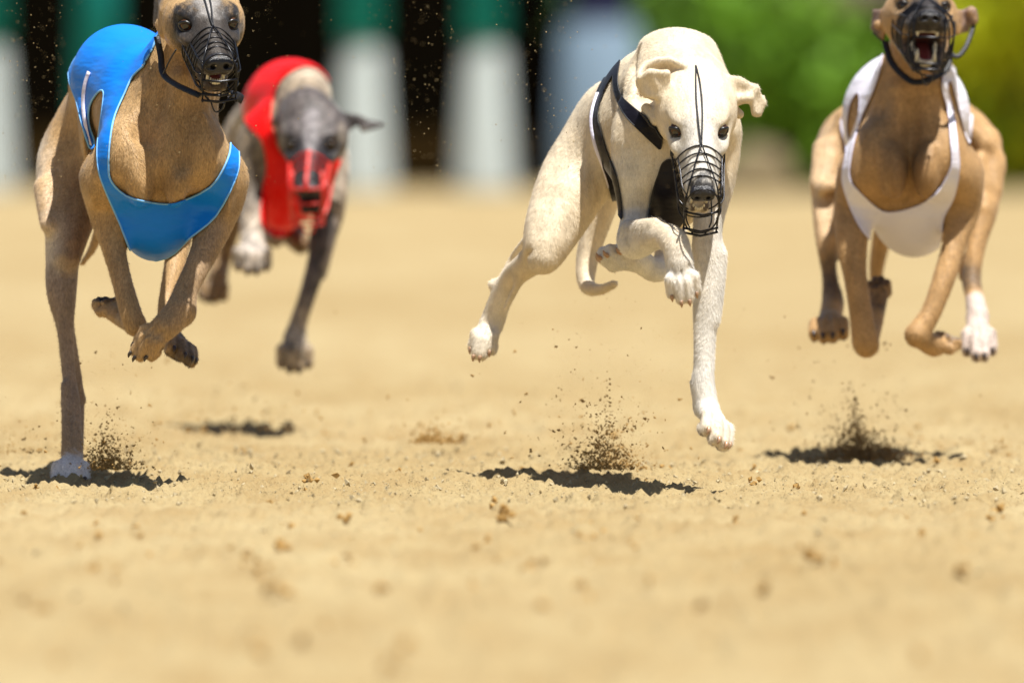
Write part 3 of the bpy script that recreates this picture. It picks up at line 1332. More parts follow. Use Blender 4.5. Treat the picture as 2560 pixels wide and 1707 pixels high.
xs = [-60, -30, -15, -8, -4, -2.4, -1.8]
x = -1.3
while x < 1.3:
    xs.append(x)
    x += 0.0064
xs += [1.3, 1.8, 2.4, 4, 8, 15, 30, 60]
ys = [-20, -5, 2, 6, 8, 9.5, 10.5]
y = 11.0
while y < 34:
    ys.append(y)
    y += 0.010 if 16.8 < y < 19.6 else (0.028 if 14.5 < y < 24 else 0.08)
ys += [36, 40, 46, 54, 64, 80, 110, 160, 260, 420, 800]
GX, GY = np.meshgrid(np.array(xs), np.array(ys))
GZ = ground_height(GX, GY)
DENT = (0.0, 0.0)
V = np.stack([GX.ravel(), GY.ravel(), GZ.ravel()], 1)
ny, nx = GX.shape
ii = np.arange(ny * nx).reshape(ny, nx)
Fq = np.stack([ii[:-1, :-1].ravel(), ii[:-1, 1:].ravel(), ii[1:, 1:].ravel(), ii[1:, :-1].ravel()], 1)
ground = mesh_obj('ground', V, Fq, M_sand)
ground['kind'] = 'structure'


_xs, _ys = np.array(xs), np.array(ys)


def gh(x, y):
    return float(GZ[min(len(_ys) - 1, int(np.searchsorted(_ys, y))), min(len(_xs) - 1, int(np.searchsorted(_xs, x)))])


# ------------------------------------------------------------------ flying and lying sand
rng = random.Random(7)
OCT = [np.array(v, float) for v in ((1, 0, 0), (-1, 0, 0), (0, 1, 0), (0, -1, 0), (0, 0, 1), (0, 0, -1))]
OF = [(0, 2, 4), (2, 1, 4), (1, 3, 4), (3, 0, 4), (2, 0, 5), (1, 2, 5), (3, 1, 5), (0, 3, 5)]


def grain(acc, c, r, stretch=1.0):
    q = Quaternion((rng.uniform(-1, 1), rng.uniform(-1, 1), rng.uniform(-1, 1), rng.uniform(-1, 1))).normalized().to_matrix()
    q = np.array(q)
    o = len(acc.V)
    for v in OCT:
        w = v * rng.uniform(0.55, 1.25)
        w = w * np.array((stretch, 1, 1))
        acc.V.append(np.asarray(c) + (q @ w) * r)
    acc.F += [tuple(i + o for i in f) for f in OF]


def clump(acc, c, r):
    for _ in range(rng.randint(3, 6)):
        grain(acc, np.asarray(c) + np.array([rng.gauss(0, r * 0.55) for _ in range(3)]), r * rng.uniform(0.4, 0.9))


def spray(label, px, py, D, w, h, n, rmax, lean=0.0, dense=0.3, depth=0.25, core=0, mat=None):
    """sand thrown up from (px, py): w, h in photograph pixels"""
    acc = Acc()
    for i in range(n):
        t = rng.random() ** 2.4
        up = t * h * rng.uniform(0.3, 1.1)
        lat = rng.gauss(0, 0.42) * w * (0.62 + 0.45 * t)
        far = rng.random() < 0.22
        if far:
            lat, up = rng.gauss(0, 0.85) * w, h * 1.9 * rng.random() ** 1.5
        xx = px + lean * up + lat
        dd = D + rng.gauss(0, depth)
        r = rmax * (0.14 + 0.86 * rng.random() ** (14.0 if far else 7.0))
        p = P(xx, py - up, dd)
        if p[2] < 0.004:
            p[2] = 0.004 + rng.random() * 0.01
        if r > rmax * 0.45:
            clump(acc, p, r * 0.75)
        else:
            grain(acc, p, r, rng.uniform(0.8, 1.9))
    for i in range(core):
        up = h * 0.16 * rng.expovariate(1.0)
        xx = px + rng.gauss(0, 0.34) * w * math.exp(-up / (0.35 * h))
        p = P(xx + lean * up, py - up, D + rng.gauss(0, 0.05))
        p[2] = max(p[2], 0.005)
        grain(acc, p, rmax * rng.uniform(0.15, 0.6), rng.uniform(0.8, 1.6))
    o = acc.obj('sand_spray', mat or M_clod, smooth=False)
    o['kind'] = 'stuff'
    o['label'] = label
    o['category'] = 'flying sand'
    return o


spray('brown sand kicked up beside the white planted paw of the blue jersey dog', 262, 1172, 18.05, 140, 165, 1500, 0.0040, 0.06, core=900, depth=0.2)
spray('loose burst of sand thrown up below the tail of the cream dog', 1512, 1172, 18.15, 170, 230, 2000, 0.0042, 0.03, core=900, depth=0.2)
spray('burst of sand coloured darker to stand for the shadow of the white jersey dog', 2155, 1150, 19.0, 190, 200, 1400, 0.0042, -0.16, core=2200, depth=0.12, mat=M_shade_clod)
spray('blurred sand drifting above the shadow of the red jersey dog', 560, 1075, 20.3, 420, 160, 420, 0.006, 0.0, depth=0.5)
spray('blurred puffs of sand over the track left of the cream dog', 1085, 1105, 19.3, 130, 60, 500, 0.006, 0.05, core=120, depth=0.25)
spray('fine sand flecks drifting at the left edge of the track', 60, 1130, 18.8, 200, 120, 420, 0.004, 0.0, depth=0.5)
spray('scattered sand flecks thrown up at the right edge of the track', 2420, 1150, 19.6, 330, 70, 380, 0.006, 0.0, depth=0.3)

# specks of sand hanging in the air in front of the dark fence
acc = Acc()
for i in range(1100):
    X = rng.choice((rng.uniform(0, 160), rng.uniform(330, 720), rng.uniform(920, 1130), rng.uniform(1230, 1450), rng.uniform(0, 1700)))
    Y = rng.uniform(-20, 470)
    grain(acc, P(X, Y, rng.choice((rng.uniform(17.2, 18.6), rng.uniform(15.5, 20.5)))), rng.choice((0.0004, 0.0006, 0.0008, 0.0013)))
o = acc.obj('sand_specks', M_sand, smooth=False)
o['kind'] = 'stuff'
o['label'] = 'glinting sand specks hanging in the air before the dark fence'
o['category'] = 'flying sand'

# clods and crumbs lying on the raked sand
acc = Acc()
for i in range(26000):
    yy = rng.uniform(12.2, 26)
    if rng.random() < 0.8:
        yy = rng.uniform(16.8, 19.4)
    xx = rng.uniform(-0.052, 0.052) * yy
    r = 0.0010 + 0.0040 * rng.random() ** 14
    z = gh(xx, yy)
    grain(acc, (xx, yy, z + r * 0.4), r, rng.uniform(1.0, 2.0))
dam = Acc()
for i in range(150):
    yy = rng.choice((rng.uniform(12.0, 17.0), rng.uniform(14.5, 21.5)))
    xx = rng.uniform(-0.05, 0.05) * yy
    r = rng.uniform(0.004, 0.011)
    clump(dam, (xx, yy, gh(xx, yy) + r * 0.25), r)
dm_ = dam.obj('damp_clods', M_clod, smooth=False)
dm_['kind'] = 'stuff'
dm_['label'] = 'brown damp clods of sand scattered over the track'
dm_['category'] = 'sand clods'
o = acc.obj('sand_clods', M_grit, smooth=False)
o['kind'] = 'stuff'
o['label'] = 'small clods and crumbs of sand lying on the raked track'
o['category'] = 'sand clods'

# ------------------------------------------------------------------ far side of the track
DB = 78.0
KB = DB / FPX


def box(x0, x1, y0, y1, z0, z1, bev=0.0):
    v = [(x, y, z) for z in (z0, z1) for y in (y0, y1) for x in (x0, x1)]
    f = [(0, 2, 3, 1), (4, 5, 7, 6), (0, 1, 5, 4), (2, 6, 7, 3), (0, 4, 6, 2), (1, 3, 7, 5)]
    return [np.array(q, float) for q in v], f


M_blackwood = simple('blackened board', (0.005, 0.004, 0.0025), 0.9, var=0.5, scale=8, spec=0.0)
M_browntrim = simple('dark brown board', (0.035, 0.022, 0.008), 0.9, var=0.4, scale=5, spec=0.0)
M_padgreen = simple('green padding', (0.012, 0.25, 0.23), 0.8, var=0.15, scale=6, spec=0.1)
M_padwhite = simple('white padding', (0.40, 0.445, 0.43), 0.8, var=0.10, scale=6)
M_padpale = simple('pale blue padding', (0.12, 0.18, 0.24), 0.8, var=0.15, scale=6)
M_navy = simple('navy padding', (0.01, 0.02, 0.12), 0.6, var=0.15, scale=6)

fx0, fx1 = (-420 - 1280) * KB, (1500 - 1280) * KB
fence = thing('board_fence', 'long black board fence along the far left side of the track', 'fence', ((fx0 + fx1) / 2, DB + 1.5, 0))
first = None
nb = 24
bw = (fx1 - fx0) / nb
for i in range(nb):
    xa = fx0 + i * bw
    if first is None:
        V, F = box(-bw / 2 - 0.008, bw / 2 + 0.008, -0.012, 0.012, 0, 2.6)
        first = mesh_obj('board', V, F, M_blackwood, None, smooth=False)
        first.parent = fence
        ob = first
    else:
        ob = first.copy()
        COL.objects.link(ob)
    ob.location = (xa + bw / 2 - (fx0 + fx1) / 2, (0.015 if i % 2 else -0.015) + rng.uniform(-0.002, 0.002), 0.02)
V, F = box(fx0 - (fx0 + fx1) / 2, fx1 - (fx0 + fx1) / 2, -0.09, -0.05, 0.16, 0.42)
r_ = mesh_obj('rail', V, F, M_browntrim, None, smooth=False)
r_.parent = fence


def lathe_geo(prof, n=20):
    V, F = [], []
    for r, z in prof:
        for i in range(n):
            a = 2 * math.pi * i / n
            V.append(np.array((r * math.cos(a), r * math.sin(a), z)))
    m = len(prof)
    for i in range(m - 1):
        for k in range(n):
            l = (k + 1) % n
            F.append((i * n + k, i * n + l, (i + 1) * n + l, (i + 1) * n + k))
    F.append(tuple(range(n))[::-1])
    F.append(tuple((m - 1) * n + k for k in range(n)))
    return V, F


posts = [(-35, 'padded post at the left edge of the photo, white below'),
         (245, 'padded post behind the blue jersey dog, green above and white below'),
         (905, 'padded post right of the red jersey dog, green above and white below'),
         (1212, 'padded post in the middle of the photo, green above and white below')]
wz = (262 - 108 * 1.0) * KB
for n_, (cx, lab) in enumerate(posts):
    X = (cx - 1280) * KB
    t = thing('padded_post', lab, 'post', (X, DB, 0), 'padded posts along the far fence')
    split = CAMH + (262 - (105 if n_ != 1 else 330)) * KB
    V, F = lathe_geo([(0.215, 0.0), (0.215, 0.03), (0.205, 0.06), (0.135, split - 0.06), (0.10, split)])
    o = mesh_obj('white_pad', V, F, M_padwhite, None); o.parent = t
    V, F = lathe_geo([(0.10, split + 0.002), (0.15, split + 0.03), (0.14, 2.35), (0.08, 2.42)])
    o = mesh_obj('green_pad', V, F, M_padgreen, None); o.parent = t
X = (1500 - 1280) * KB
t = thing('padded_post', 'wide padded post behind the cream dog, navy above and pale blue below', 'post', (X, DB, 0), 'padded posts along the far fence')
s2 = CAMH + (262 - 60) * KB
V, F = lathe_geo([(0.34, 0.0), (0.33, 0.06), (0.26, s2 - 0.02), (0.2, s2)])
o = mesh_obj('pale_pad', V, F, M_padpale, None); o.parent = t
V, F = lathe_geo([(0.2, s2 + 0.002), (0.22, s2 + 0.03), (0.22, 2.35), (0.12, 2.42)])
o = mesh_obj('navy_pad', V, F, M_navy, None); o.parent = t


# shrubs: trunk + many leaves through the crown
def leaf_mat(name, col, var=0.45):
    return simple(name, col, 0.55, var=var, scale=9, spec=0.3)


M_leaf = [leaf_mat('leaf green', (0.16, 0.34, 0.02)), leaf_mat('leaf yellow green', (0.48, 0.52, 0.008)),
          leaf_mat('leaf dark', (0.014, 0.035, 0.010)), leaf_mat('leaf blue green', (0.06, 0.15, 0.07))]
M_bark = simple('shrub bark', (0.08, 0.05, 0.03), 0.9, var=0.3, scale=20)


def shrub(label, X, Y, w, h, d, mi, n=1600, z0=0.05):
    t = thing('shrub', label, 'shrub', (X, Y, 0), 'shrubs beyond the far edge of the track')
    a = Acc()
    for k in range(5):
        an = rng.uniform(0, 6.28)
        tip = np.array((math.cos(an) * w * 0.5, math.sin(an) * d * 0.4, h * rng.uniform(0.55, 0.85)))
        a.add(tube_geo(smooth_path([np.zeros(3), tip * np.array((0.3, 0.3, 0.5)), tip], 3), [0.05, 0.045, 0.04, 0.03, 0.025, 0.02, 0.01], 6))
    o = a.obj('stem', M_bark)
    o.parent = t
    V, F = [], []
    cl = [(rng.uniform(-1, 1) * w * 0.8, rng.uniform(-1, 1) * d * 0.6, rng.uniform(0.12, 0.9) * h, rng.uniform(0.25, 0.5) * h * 0.5) for _ in range(22)]
    for i in range(n):
        cx, cy, cz, cr = cl[rng.randrange(len(cl))]
        v = Vector((rng.gauss(0, 1), rng.gauss(0, 1), rng.gauss(0, 1))).normalized() * cr * rng.uniform(0.6, 1.05)
        c = np.array((cx + v.x, cy + v.y, max(z0, cz + v.z)))
        q = np.array(Quaternion([rng.uniform(-1, 1) for _ in range(4)]).normalized().to_matrix())
        L = rng.uniform(0.05, 0.11)
        o_ = len(V)
        V += [c + q @ np.array(p_) * L for p_ in ((-1, 0, 0), (0, -0.45, 0.1), (1, 0, 0), (0, 0.45, 0.1))]
        F.append((o_, o_ + 1, o_ + 2, o_ + 3))
    o = mesh_obj('foliage', V, F, M_leaf[mi], None, smooth=False)
    o.parent = t
    o['kind'] = 'stuff'
    return t


def bx_(px):
    return (px - 1280) * KB


shrub('green shrub just right of the cream dog\'s back', bx_(1660), DB + 1.2, 0.55, 2.3, 0.6, 3, 2200)
shrub('bright green shrub between the cream dog and the white jersey dog', bx_(1920), DB + 1.0, 0.72, 2.1, 0.6, 0, 3400)
shrub('dark shrub gap behind the white jersey dog', bx_(2150), DB + 1.6, 0.6, 1.5, 0.6, 2, 2600)
shrub('green shrub behind the raised head of the white jersey dog', bx_(2340), DB + 1.2, 0.7, 2.3, 0.6, 0, 3400)
shrub('yellow green shrub at the right edge of the photo', bx_(2560), DB + 0.8, 0.75, 2.4, 0.6, 1, 3400)
shrub('yellow green shrub wholly to the right edge beyond the track', bx_(2880), DB + 0.9, 0.8, 2.2, 0.6, 1, 2600)

# hedge bank that closes the view behind the shrubs
M_hedge = simple('hedge green', (0.085, 0.15, 0.010), 0.8, var=0.6, scale=2.2, bump=0.05)
V, F = [], []
nxh, nzh = 70, 16
for j in range(nzh):
    for i in range(nxh):
        X = bx_(1480) + (bx_(4200) - bx_(1480)) * i / (nxh - 1)
        Z = 3.4 * j / (nzh - 1)
        Yp = DB + 3.2 + 0.35 * mnoise.noise(Vector((X * 1.3, Z * 1.7, 3))) + Z * 0.95
        V.append((X, Yp, Z - 0.02))
for j in range(nzh - 1):
    for i in range(nxh - 1):
        F.append((j * nxh + i, j * nxh + i + 1, (j + 1) * nxh + i + 1, (j + 1) * nxh + i))
nV = len(V)
V += [(x_, y_ + 1.6, z_) for x_, y_, z_ in V]
F += [tuple(q + nV for q in f[::-1]) for f in F]
edge = [i for i in range(nxh)] + [j * nxh + nxh - 1 for j in range(1, nzh)] + [(nzh - 1) * nxh + i for i in range(nxh - 2, -1, -1)] + [j * nxh for j in range(nzh - 2, 0, -1)]
for a_, b_ in zip(edge, edge[1:] + edge[:1]):
    F.append((b_, a_, a_ + nV, b_ + nV))
hg = mesh_obj('hedge', V, F, M_hedge)
hg['label'] = 'dense green hedge behind the shrubs on the right'
hg['category'] = 'hedge'

# low brown stone and pale grey parked trailer seen as blurs
M_stone = simple('brown stone', (0.17, 0.13, 0.065), 0.9, var=0.3, scale=12, bump=0.01)
acc = Acc()
V, F = uv_sphere(np.array((0, 0, 0.0)), 1.0, 12, 18, (0, 0, 1))
V = [np.array((v[0] * 0.30, v[1] * 0.20, max(0, v[2]) * 0.34)) * (1 + 0.15 * mnoise.noise(Vector(v * 1.7))) for v in V]
st = mesh_obj('boulder', V, F, M_stone)
st.location = (bx_(1880), DB - 1.2, -0.01)
st['label'] = 'blurred brown boulder at the foot of the shrubs right of the cream dog'
st['category'] = 'stone'
M_tarp = simple('pale grey tarpaulin', (0.42, 0.38, 0.36), 0.7, var=0.15, scale=4, bump=0.01)
V, F = lathe_geo([(0.05, 0.0), (0.30, 0.02), (0.34, 0.30), (0.26, 0.50), (0.04, 0.56)], 16)
V = [np.array((v[0] * 2.1, v[1] * 0.9, v[2])) for v in V]
tp = mesh_obj('tarpaulin_bundle', V, F, M_tarp)
tp.location = (bx_(2090), DB + 1.0, 1.22)
tp['label'] = 'pale grey tarpaulin bundle above the dark gap left of the raised head'
tp['category'] = 'tarpaulin'
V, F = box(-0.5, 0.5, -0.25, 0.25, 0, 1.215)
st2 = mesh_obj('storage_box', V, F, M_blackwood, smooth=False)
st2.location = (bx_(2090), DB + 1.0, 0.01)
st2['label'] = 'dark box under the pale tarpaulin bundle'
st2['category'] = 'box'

# ================================================================== DOG: blue jersey (left)
def blend(a, b, t):
    return np.array(a) * (1 - t) + np.array(b) * t


FAWN = (0.46, 0.295, 0.135)
BLACKC = (0.018, 0.017, 0.019)


def build_blue():
    d = Dog(17.68)
    root = thing('greyhound', 'fawn greyhound in a blue racing jersey with its white hind paw planted on the sand', 'dog', P(180, 1212, 17.96), GROUP)
    c = d.chain
    # trunk
    c([(385, 330, 0.06, 140), (345, 250, 0.30, 140)], 0.05)
    c([(395, 430, 0.03, 118), (393, 535, 0.05, 96), (389, 574, 0.10, 84)], 0.05)
    c([(360, 210, 0.14, 110), (308, 188, 0.32, 112), (285, 215, 0.5, 108), (258, 292, 0.66, 104)], 0.05)
    c([(345, 400, 0.3, 115), (310, 350, 0.5, 85)], 0.05)
    d.blob(322, 395, -0.01, 95, 120, 0.075, 0.03, -6)
    d.blob(498, 385, -0.01, 88, 115, 0.075, 0.03, 6)
    # tendons of the neck, cheek of the shoulder, veins of the chest
    c([(395, 200, 0.0, 20), (350, 300, -0.02, 18), (312, 380, -0.045, 14)], 0.022)
    c([(505, 260, -0.055, 9), (535, 400, -0.06, 12)], 0.02)
    c([(362, 250, -0.025, 8), (352, 400, -0.066, 9), (318, 480, -0.062, 8)], 0.022, sub=True)
    d.blob(232, 470, 0.0, 26, 50, 0.035, 0.02, 10)
    d.blob(575, 500, 0.0, 22, 44, 0.035, 0.02, -8)
    # pectorals and groove
    d.blob(350, 440, -0.055, 52, 90, 0.04, 0.02, 4)
    d.blob(440, 440, -0.055, 50, 90, 0.04, 0.02, -4)
    c([(400, 290, -0.075, 8), (397, 400, -0.088, 13), (397, 535, -0.080, 14)], 0.030, sub=True)
    c([(470, 250, -0.062, 6), (448, 400, -0.078, 8)], 0.022, sub=True)
    d.blob(215, 330, 0.33, 26, 90, 0.12, 0.03, 4)
    # neck
    c([(478, 95, 0.02, 88), (452, 190, 0.04, 98), (425, 290, 0.05, 122)], 0.045)
    c([(455, 200, -0.035, 34), (418, 400, -0.05, 34)], 0.03)
    c([(520, 190, -0.02, 26), (490, 360, -0.045, 26)], 0.03)
    # shoulder points
    d.blob(262, 430, 0.0, 52, 62, 0.05, 0.02)
    d.blob(560, 430, 0.0, 46, 66, 0.05, 0.02)
    # forelegs
    d.limb([(268, 450, 0.03, 58), (262, 520, 0.05, 44), (284, 620, 0.02, 30), (304, 700, 0.0, 25), (326, 780, -0.02, 27), (338, 812, -0.02, 27)],
           R=0.14, kmax=0.04,
           extra=[('c', [(338, 812, -0.02, 24), (305, 795, 0.05, 22), (282, 775, 0.09, 22)])],
           paw=((296, 785, 0.06), (252, 762, 0.13), (0.2, 1.0, -0.2), dict(size=0.95, claws=False)))
    d.limb([(558, 450, 0.03, 58), (552, 520, 0.04, 48), (528, 590, 0.02, 40), (492, 670, -0.01, 31), (466, 725, -0.03, 30), (452, 775, -0.05, 37)],
           R=0.13, kmax=0.04,
           extra=[('c', [(452, 780, -0.05, 36), (410, 818, -0.07, 33)])],
           paw=((428, 808, -0.065), (332, 880, -0.08), (-0.35, -0.5, -0.9), dict(size=1.15, spread=0.85, curl=0.8)))
    # hind leg, planted
    d.limb([(230, 350, 0.62, 92), (172, 390, 0.60, 76), (152, 470, 0.54, 60), (156, 560, 0.48, 46), (156, 640, 0.46, 42), (154, 730, 0.44, 38),
            (163, 820, 0.42, 22), (170, 920, 0.40, 17), (180, 1000, 0.37, 20), (184, 1080, 0.33, 21), (183, 1140, 0.30, 22)],
           R=0.20, kmax=0.06,
           extra=[('c', [(156, 700, 0.47, 12), (196, 995, 0.41, 17)], 0.006), ('c', [(196, 1000, 0.41, 16), (198, 1120, 0.34, 12)]),
                  ('c', [(160, 960, 0.37, 9), (162, 1130, 0.30, 9)]),
                  ('c', [(225, 420, 0.55, 60), (205, 520, 0.48, 44), (172, 640, 0.42, 30)], 0.02),
                  ('s', [(128, 585, 0.39, 5), (146, 700, 0.37, 4)], 0.014), ('s', [(134, 410, 0.43, 8), (122, 540, 0.37, 8)], 0.03),
                  ('s', [(176, 620, 0.40, 5), (176, 790, 0.38, 4)], 0.014), ('s', [(180, 880, 0.375, 2.5), (190, 990, 0.345, 3)], 0.010),
                  ('s', [(176, 1030, 0.335, 2.5), (182, 1130, 0.285, 2.5)], 0.008), ('c', [(112, 470, 0.50, 26), (118, 560, 0.44, 18)], 0.02)],
           paw=((181, 1140, 0.30), (174, 1203, 0.215), (0.0, -0.55, -0.8), dict(size=1.16, spread=1.12, curl=0.3)))
    # other hind leg, swinging through
    d.limb([(380, 400, 0.55, 80), (440, 560, 0.40, 40), (440, 640, 0.33, 28), (415, 760, 0.26, 20), (418, 815, 0.22, 24)],
           R=0.2, kmax=0.05,
           extra=[('c', [(418, 815, 0.2, 22), (437, 860, 0.1, 24)])],
           paw=((428, 845, 0.13), (474, 888, 0.03), (0.6, -0.6, -0.5), dict(size=1.15)))
    # tail
    d.limb([(250, 330, 0.76, 30), (258, 420, 0.84, 22), (258, 520, 0.88, 16), (236, 610, 0.90, 12), (205, 660, 0.90, 7)], R=0.08, kmax=0.03)
    # head
    h = d.head = Head(d, 521, 60, -0.13, 21, 10, -2, 0.985, 7)
    h.nose_scale = 1.13
    d.groups.append((h.prims(), h.pt(0, -0.08, -0.01), 0.085, 0.035, ))
    # folded ears
    d.groups.append(([(('tri', P(412, 30, 17.61), P(388, 62, 17.66), P(392, -12, 17.67), 0.0035), 0.004, False),
                      (('tri', P(430, -20, 17.61), P(412, 30, 17.61), P(392, -12, 17.66), 0.0035), 0.004, False),
                      (('rc', P(400, 62, 17.62), 0.008, P(408, 84, 17.61), 0.007, None), 0.006, False)], P(425, 20, 17.63), 0.05, 0.015))
    d.groups.append(([(('tri', P(590, -10, 17.63), P(618, -25, 17.66), P(600, -60, 17.68), 0.0035), 0.004, False)], P(590, -10, 17.63), 0.05, 0.015))
    # markings, with some light and shade painted into the coat
    W = (0.74, 0.70, 0.67)
    d.pt('c', [(300, 660, 0, 40), (340, 830, 0, 50)], 0.03, (0.36, 0.24, 0.13), 0.7)
    d.pt('c', [(490, 700, 0, 50), (452, 790, -0.05, 60)], 0.04, (0.30, 0.22, 0.15), 0.6)
    d.pt('c', [(252, 755, 0.12, 26), (262, 750, 0.1, 20)], 0.008, (0.03, 0.022, 0.016))
    d.pt('c', [(176, 590, 0.45, 60), (160, 700, 0.45, 70), (190, 1090, 0.34, 62)], 0.04, (0.32, 0.245, 0.19), 0.85)
    d.pt('c', [(180, 1200, 0.26, 72)], 0.010, W)
    d.pt('c', [(192, 1195, 0.25, 22)], 0.006, (0.62, 0.50, 0.46), 0.6)
    d.pt('c', [(430, 850, 0.12, 40), (470, 900, 0.03, 40)], 0.02, (0.06, 0.05, 0.045), 0.8)
    d.pt('c', [(480, 862, 0.0, 14), (484, 890, 0.0, 12)], 0.006, (0.5, 0.46, 0.42))
    d.pt('c', [(560, 520, 0, 50), (500, 680, 0, 50)], 0.03, (0.28, 0.21, 0.16), 0.6)
    pa = d.paint.append
    s = h.s
    pa((('rc', h.pt(0, 0.006, -0.010), 0.057, h.pt(0, 0.13, -0.01), 0.045, None), 0.013, (0.028, 0.026, 0.026), 0.96))
    pa((('rc', h.jpt(0, 0.05, -0.05), 0.030, h.jpt(0, 0.10, -0.05), 0.022, None), 0.012, (0.03, 0.028, 0.03), 0.9))
    for q in (-1, 1):
        pa((('rc', h.pt(q * 0.036, 0.010, 0.004), 0.022, h.pt(q * 0.048, -0.010, 0.022), 0.014, None), 0.010, BLACKC, 0.95))
        pa((('rc', h.pt(q * 0.030, 0.016, 0.022), 0.003, h.pt(q * 0.012, 0.03, 0.004), 0.006, None), 0.010, (0.03, 0.03, 0.032), 0.8))
        pa((('rc', h.pt(q * 0.050, -0.02, -0.01), 0.012, h.pt(q * 0.047, 0.01, -0.03), 0.012, None), 0.012, (0.06, 0.055, 0.05), 0.6))
        pa((('rc', h.pt(q * 0.015, 0.07, -0.028), 0.006, h.pt(q * 0.013, 0.112, -0.030), 0.006, None), 0.008, (0.35, 0.34, 0.35), 0.75))
    pa((('rc', h.pt(0, -0.03, 0.045), 0.016, h.pt(0, 0.018, 0.022), 0.013, None), 0.014, (0.36, 0.34, 0.32), 0.9))
    pa((('rc', P(400, 20, 17.65), 0.03, P(400, -20, 17.65), 0.03, None), 0.012, (0.05, 0.045, 0.045), 0.9))
    pa((('rc', (h.pt(0, 0.06, -0.040) + h.jpt(0, 0.06, -0.044)) / 2, 0.013, (h.pt(0, 0.12, -0.038) + h.jpt(0, 0.12, -0.044)) / 2, 0.013, None), 0.003, (0.05, 0.012, 0.010), 0.95))
    d.pt('c', [(470, 300, -0.1, 40), (420, 500, -0.1, 45)], 0.03, (0.22, 0.125, 0.05), 0.5)  # darker chest fur, deepened in colour to stand for shade
    d.pt('c', [(100, 400, 0.6, 60), (130, 620, 0.45, 50)], 0.03, (0.74, 0.64, 0.50), 0.85)  # sunlight on the outer thigh painted pale into the coat
    d.pt('c', [(215, 470, 0.5, 50), (205, 620, 0.42, 44)], 0.02, (0.22, 0.11, 0.045), 0.85)  # torso's shade on the inner thigh painted dark into the coat
    d.pt('c', [(396, 440, -0.1, 16), (398, 520, -0.1, 20)], 0.01, (0.16, 0.10, 0.055), 0.5)  # shade along the chest groove painted in
    d.build(root, fur_mat('fawn coat'), FAWN, seed=1, claw_mat=M_claw_dark)
    poly = [(420, 60), (392, 90), (372, 150), (332, 190), (312, 232), (288, 286), (277, 335), (271, 402), (277, 452), (316, 490), (373, 506), (439, 508),
            (527, 467), (568, 402), (577, 357), (572, 312), (574, 290), (590, 340), (598, 390), (590, 446), (540, 540), (475, 595), (417, 645), (340, 645), (300, 560),
            (262, 473), (246, 424), (243, 371), (250, 312), (259, 241), (255, 226), (240, 236), (223, 268), (222, 312), (236, 352), (232, 372), (222, 366),
            (203, 304), (190, 250), (170, 179), (200, 60), (337, 30)]
    jr = d.cloth('racing_jersey', root, M_blue, [ps(poly, 3)], -0.2, 0.40, trim=M_blue_trim, trim_r=0.0017,
                 extra=lambda V, x, y, dd: np.where((y < 330) & (x > 330) & (dd < 0.0), 0.02, -1.0))
    V, F = [], []
    st = [(222, 180, 0), (211, 215, 0), (207, 260, 0), (213, 310, 0), (226, 362, 0)]
    path = on_body(d, st, 0.0045)
    V, F = tube_geo(smooth_path(path, 4), 0.0010, 8, flat=((-0.7, -0.7, 0.1), 4.2))
    mesh_obj('white_stripe', V, F, M_white_trim, jr)
    h.muzzle_cage(root, M_black_wire, M_strap, chin=None, dog=d, strap_px=[
        ([(392, 92, -0.02), (402, 140, -0.03), (408, 185, -0.06), (440, 212, -0.12), (500, 240, -0.17)], 0.0050, 0.0016),
        ([(408, 185, -0.07), (425, 150, -0.11), (440, 125, -0.14)], 0.0014, 0.0011),
        ([(575, 235, -0.15), (592, 240, -0.13), (606, 250, -0.12)], 0.0075, 0.0015)])
    h.parts(d, root)
    d.fur(*d.fur_args)


def on_body(d, pts, off):
    """put picture points on the body's surface, marching away from the camera"""
    out = []
    F = d.F
    for x, y, dd in pts:
        Ds = np.arange(d.D0 + dd - 0.25, d.D0 + dd + 0.9, 0.001)
        Q = np.array([P(x, y, D) for D in Ds])
        idx = [np.clip(np.searchsorted(F.ax[i], Q[:, i]), 0, len(F.ax[i]) - 1) for i in range(3)]
        v = F.f[idx[0], idx[1], idx[2]]
        k = np.where(v < off)[0]
        out.append(Q[k[0]] if len(k) else Q[np.argmin(v)])
    for i in range(1, len(out) - 1):
        pass
    return out


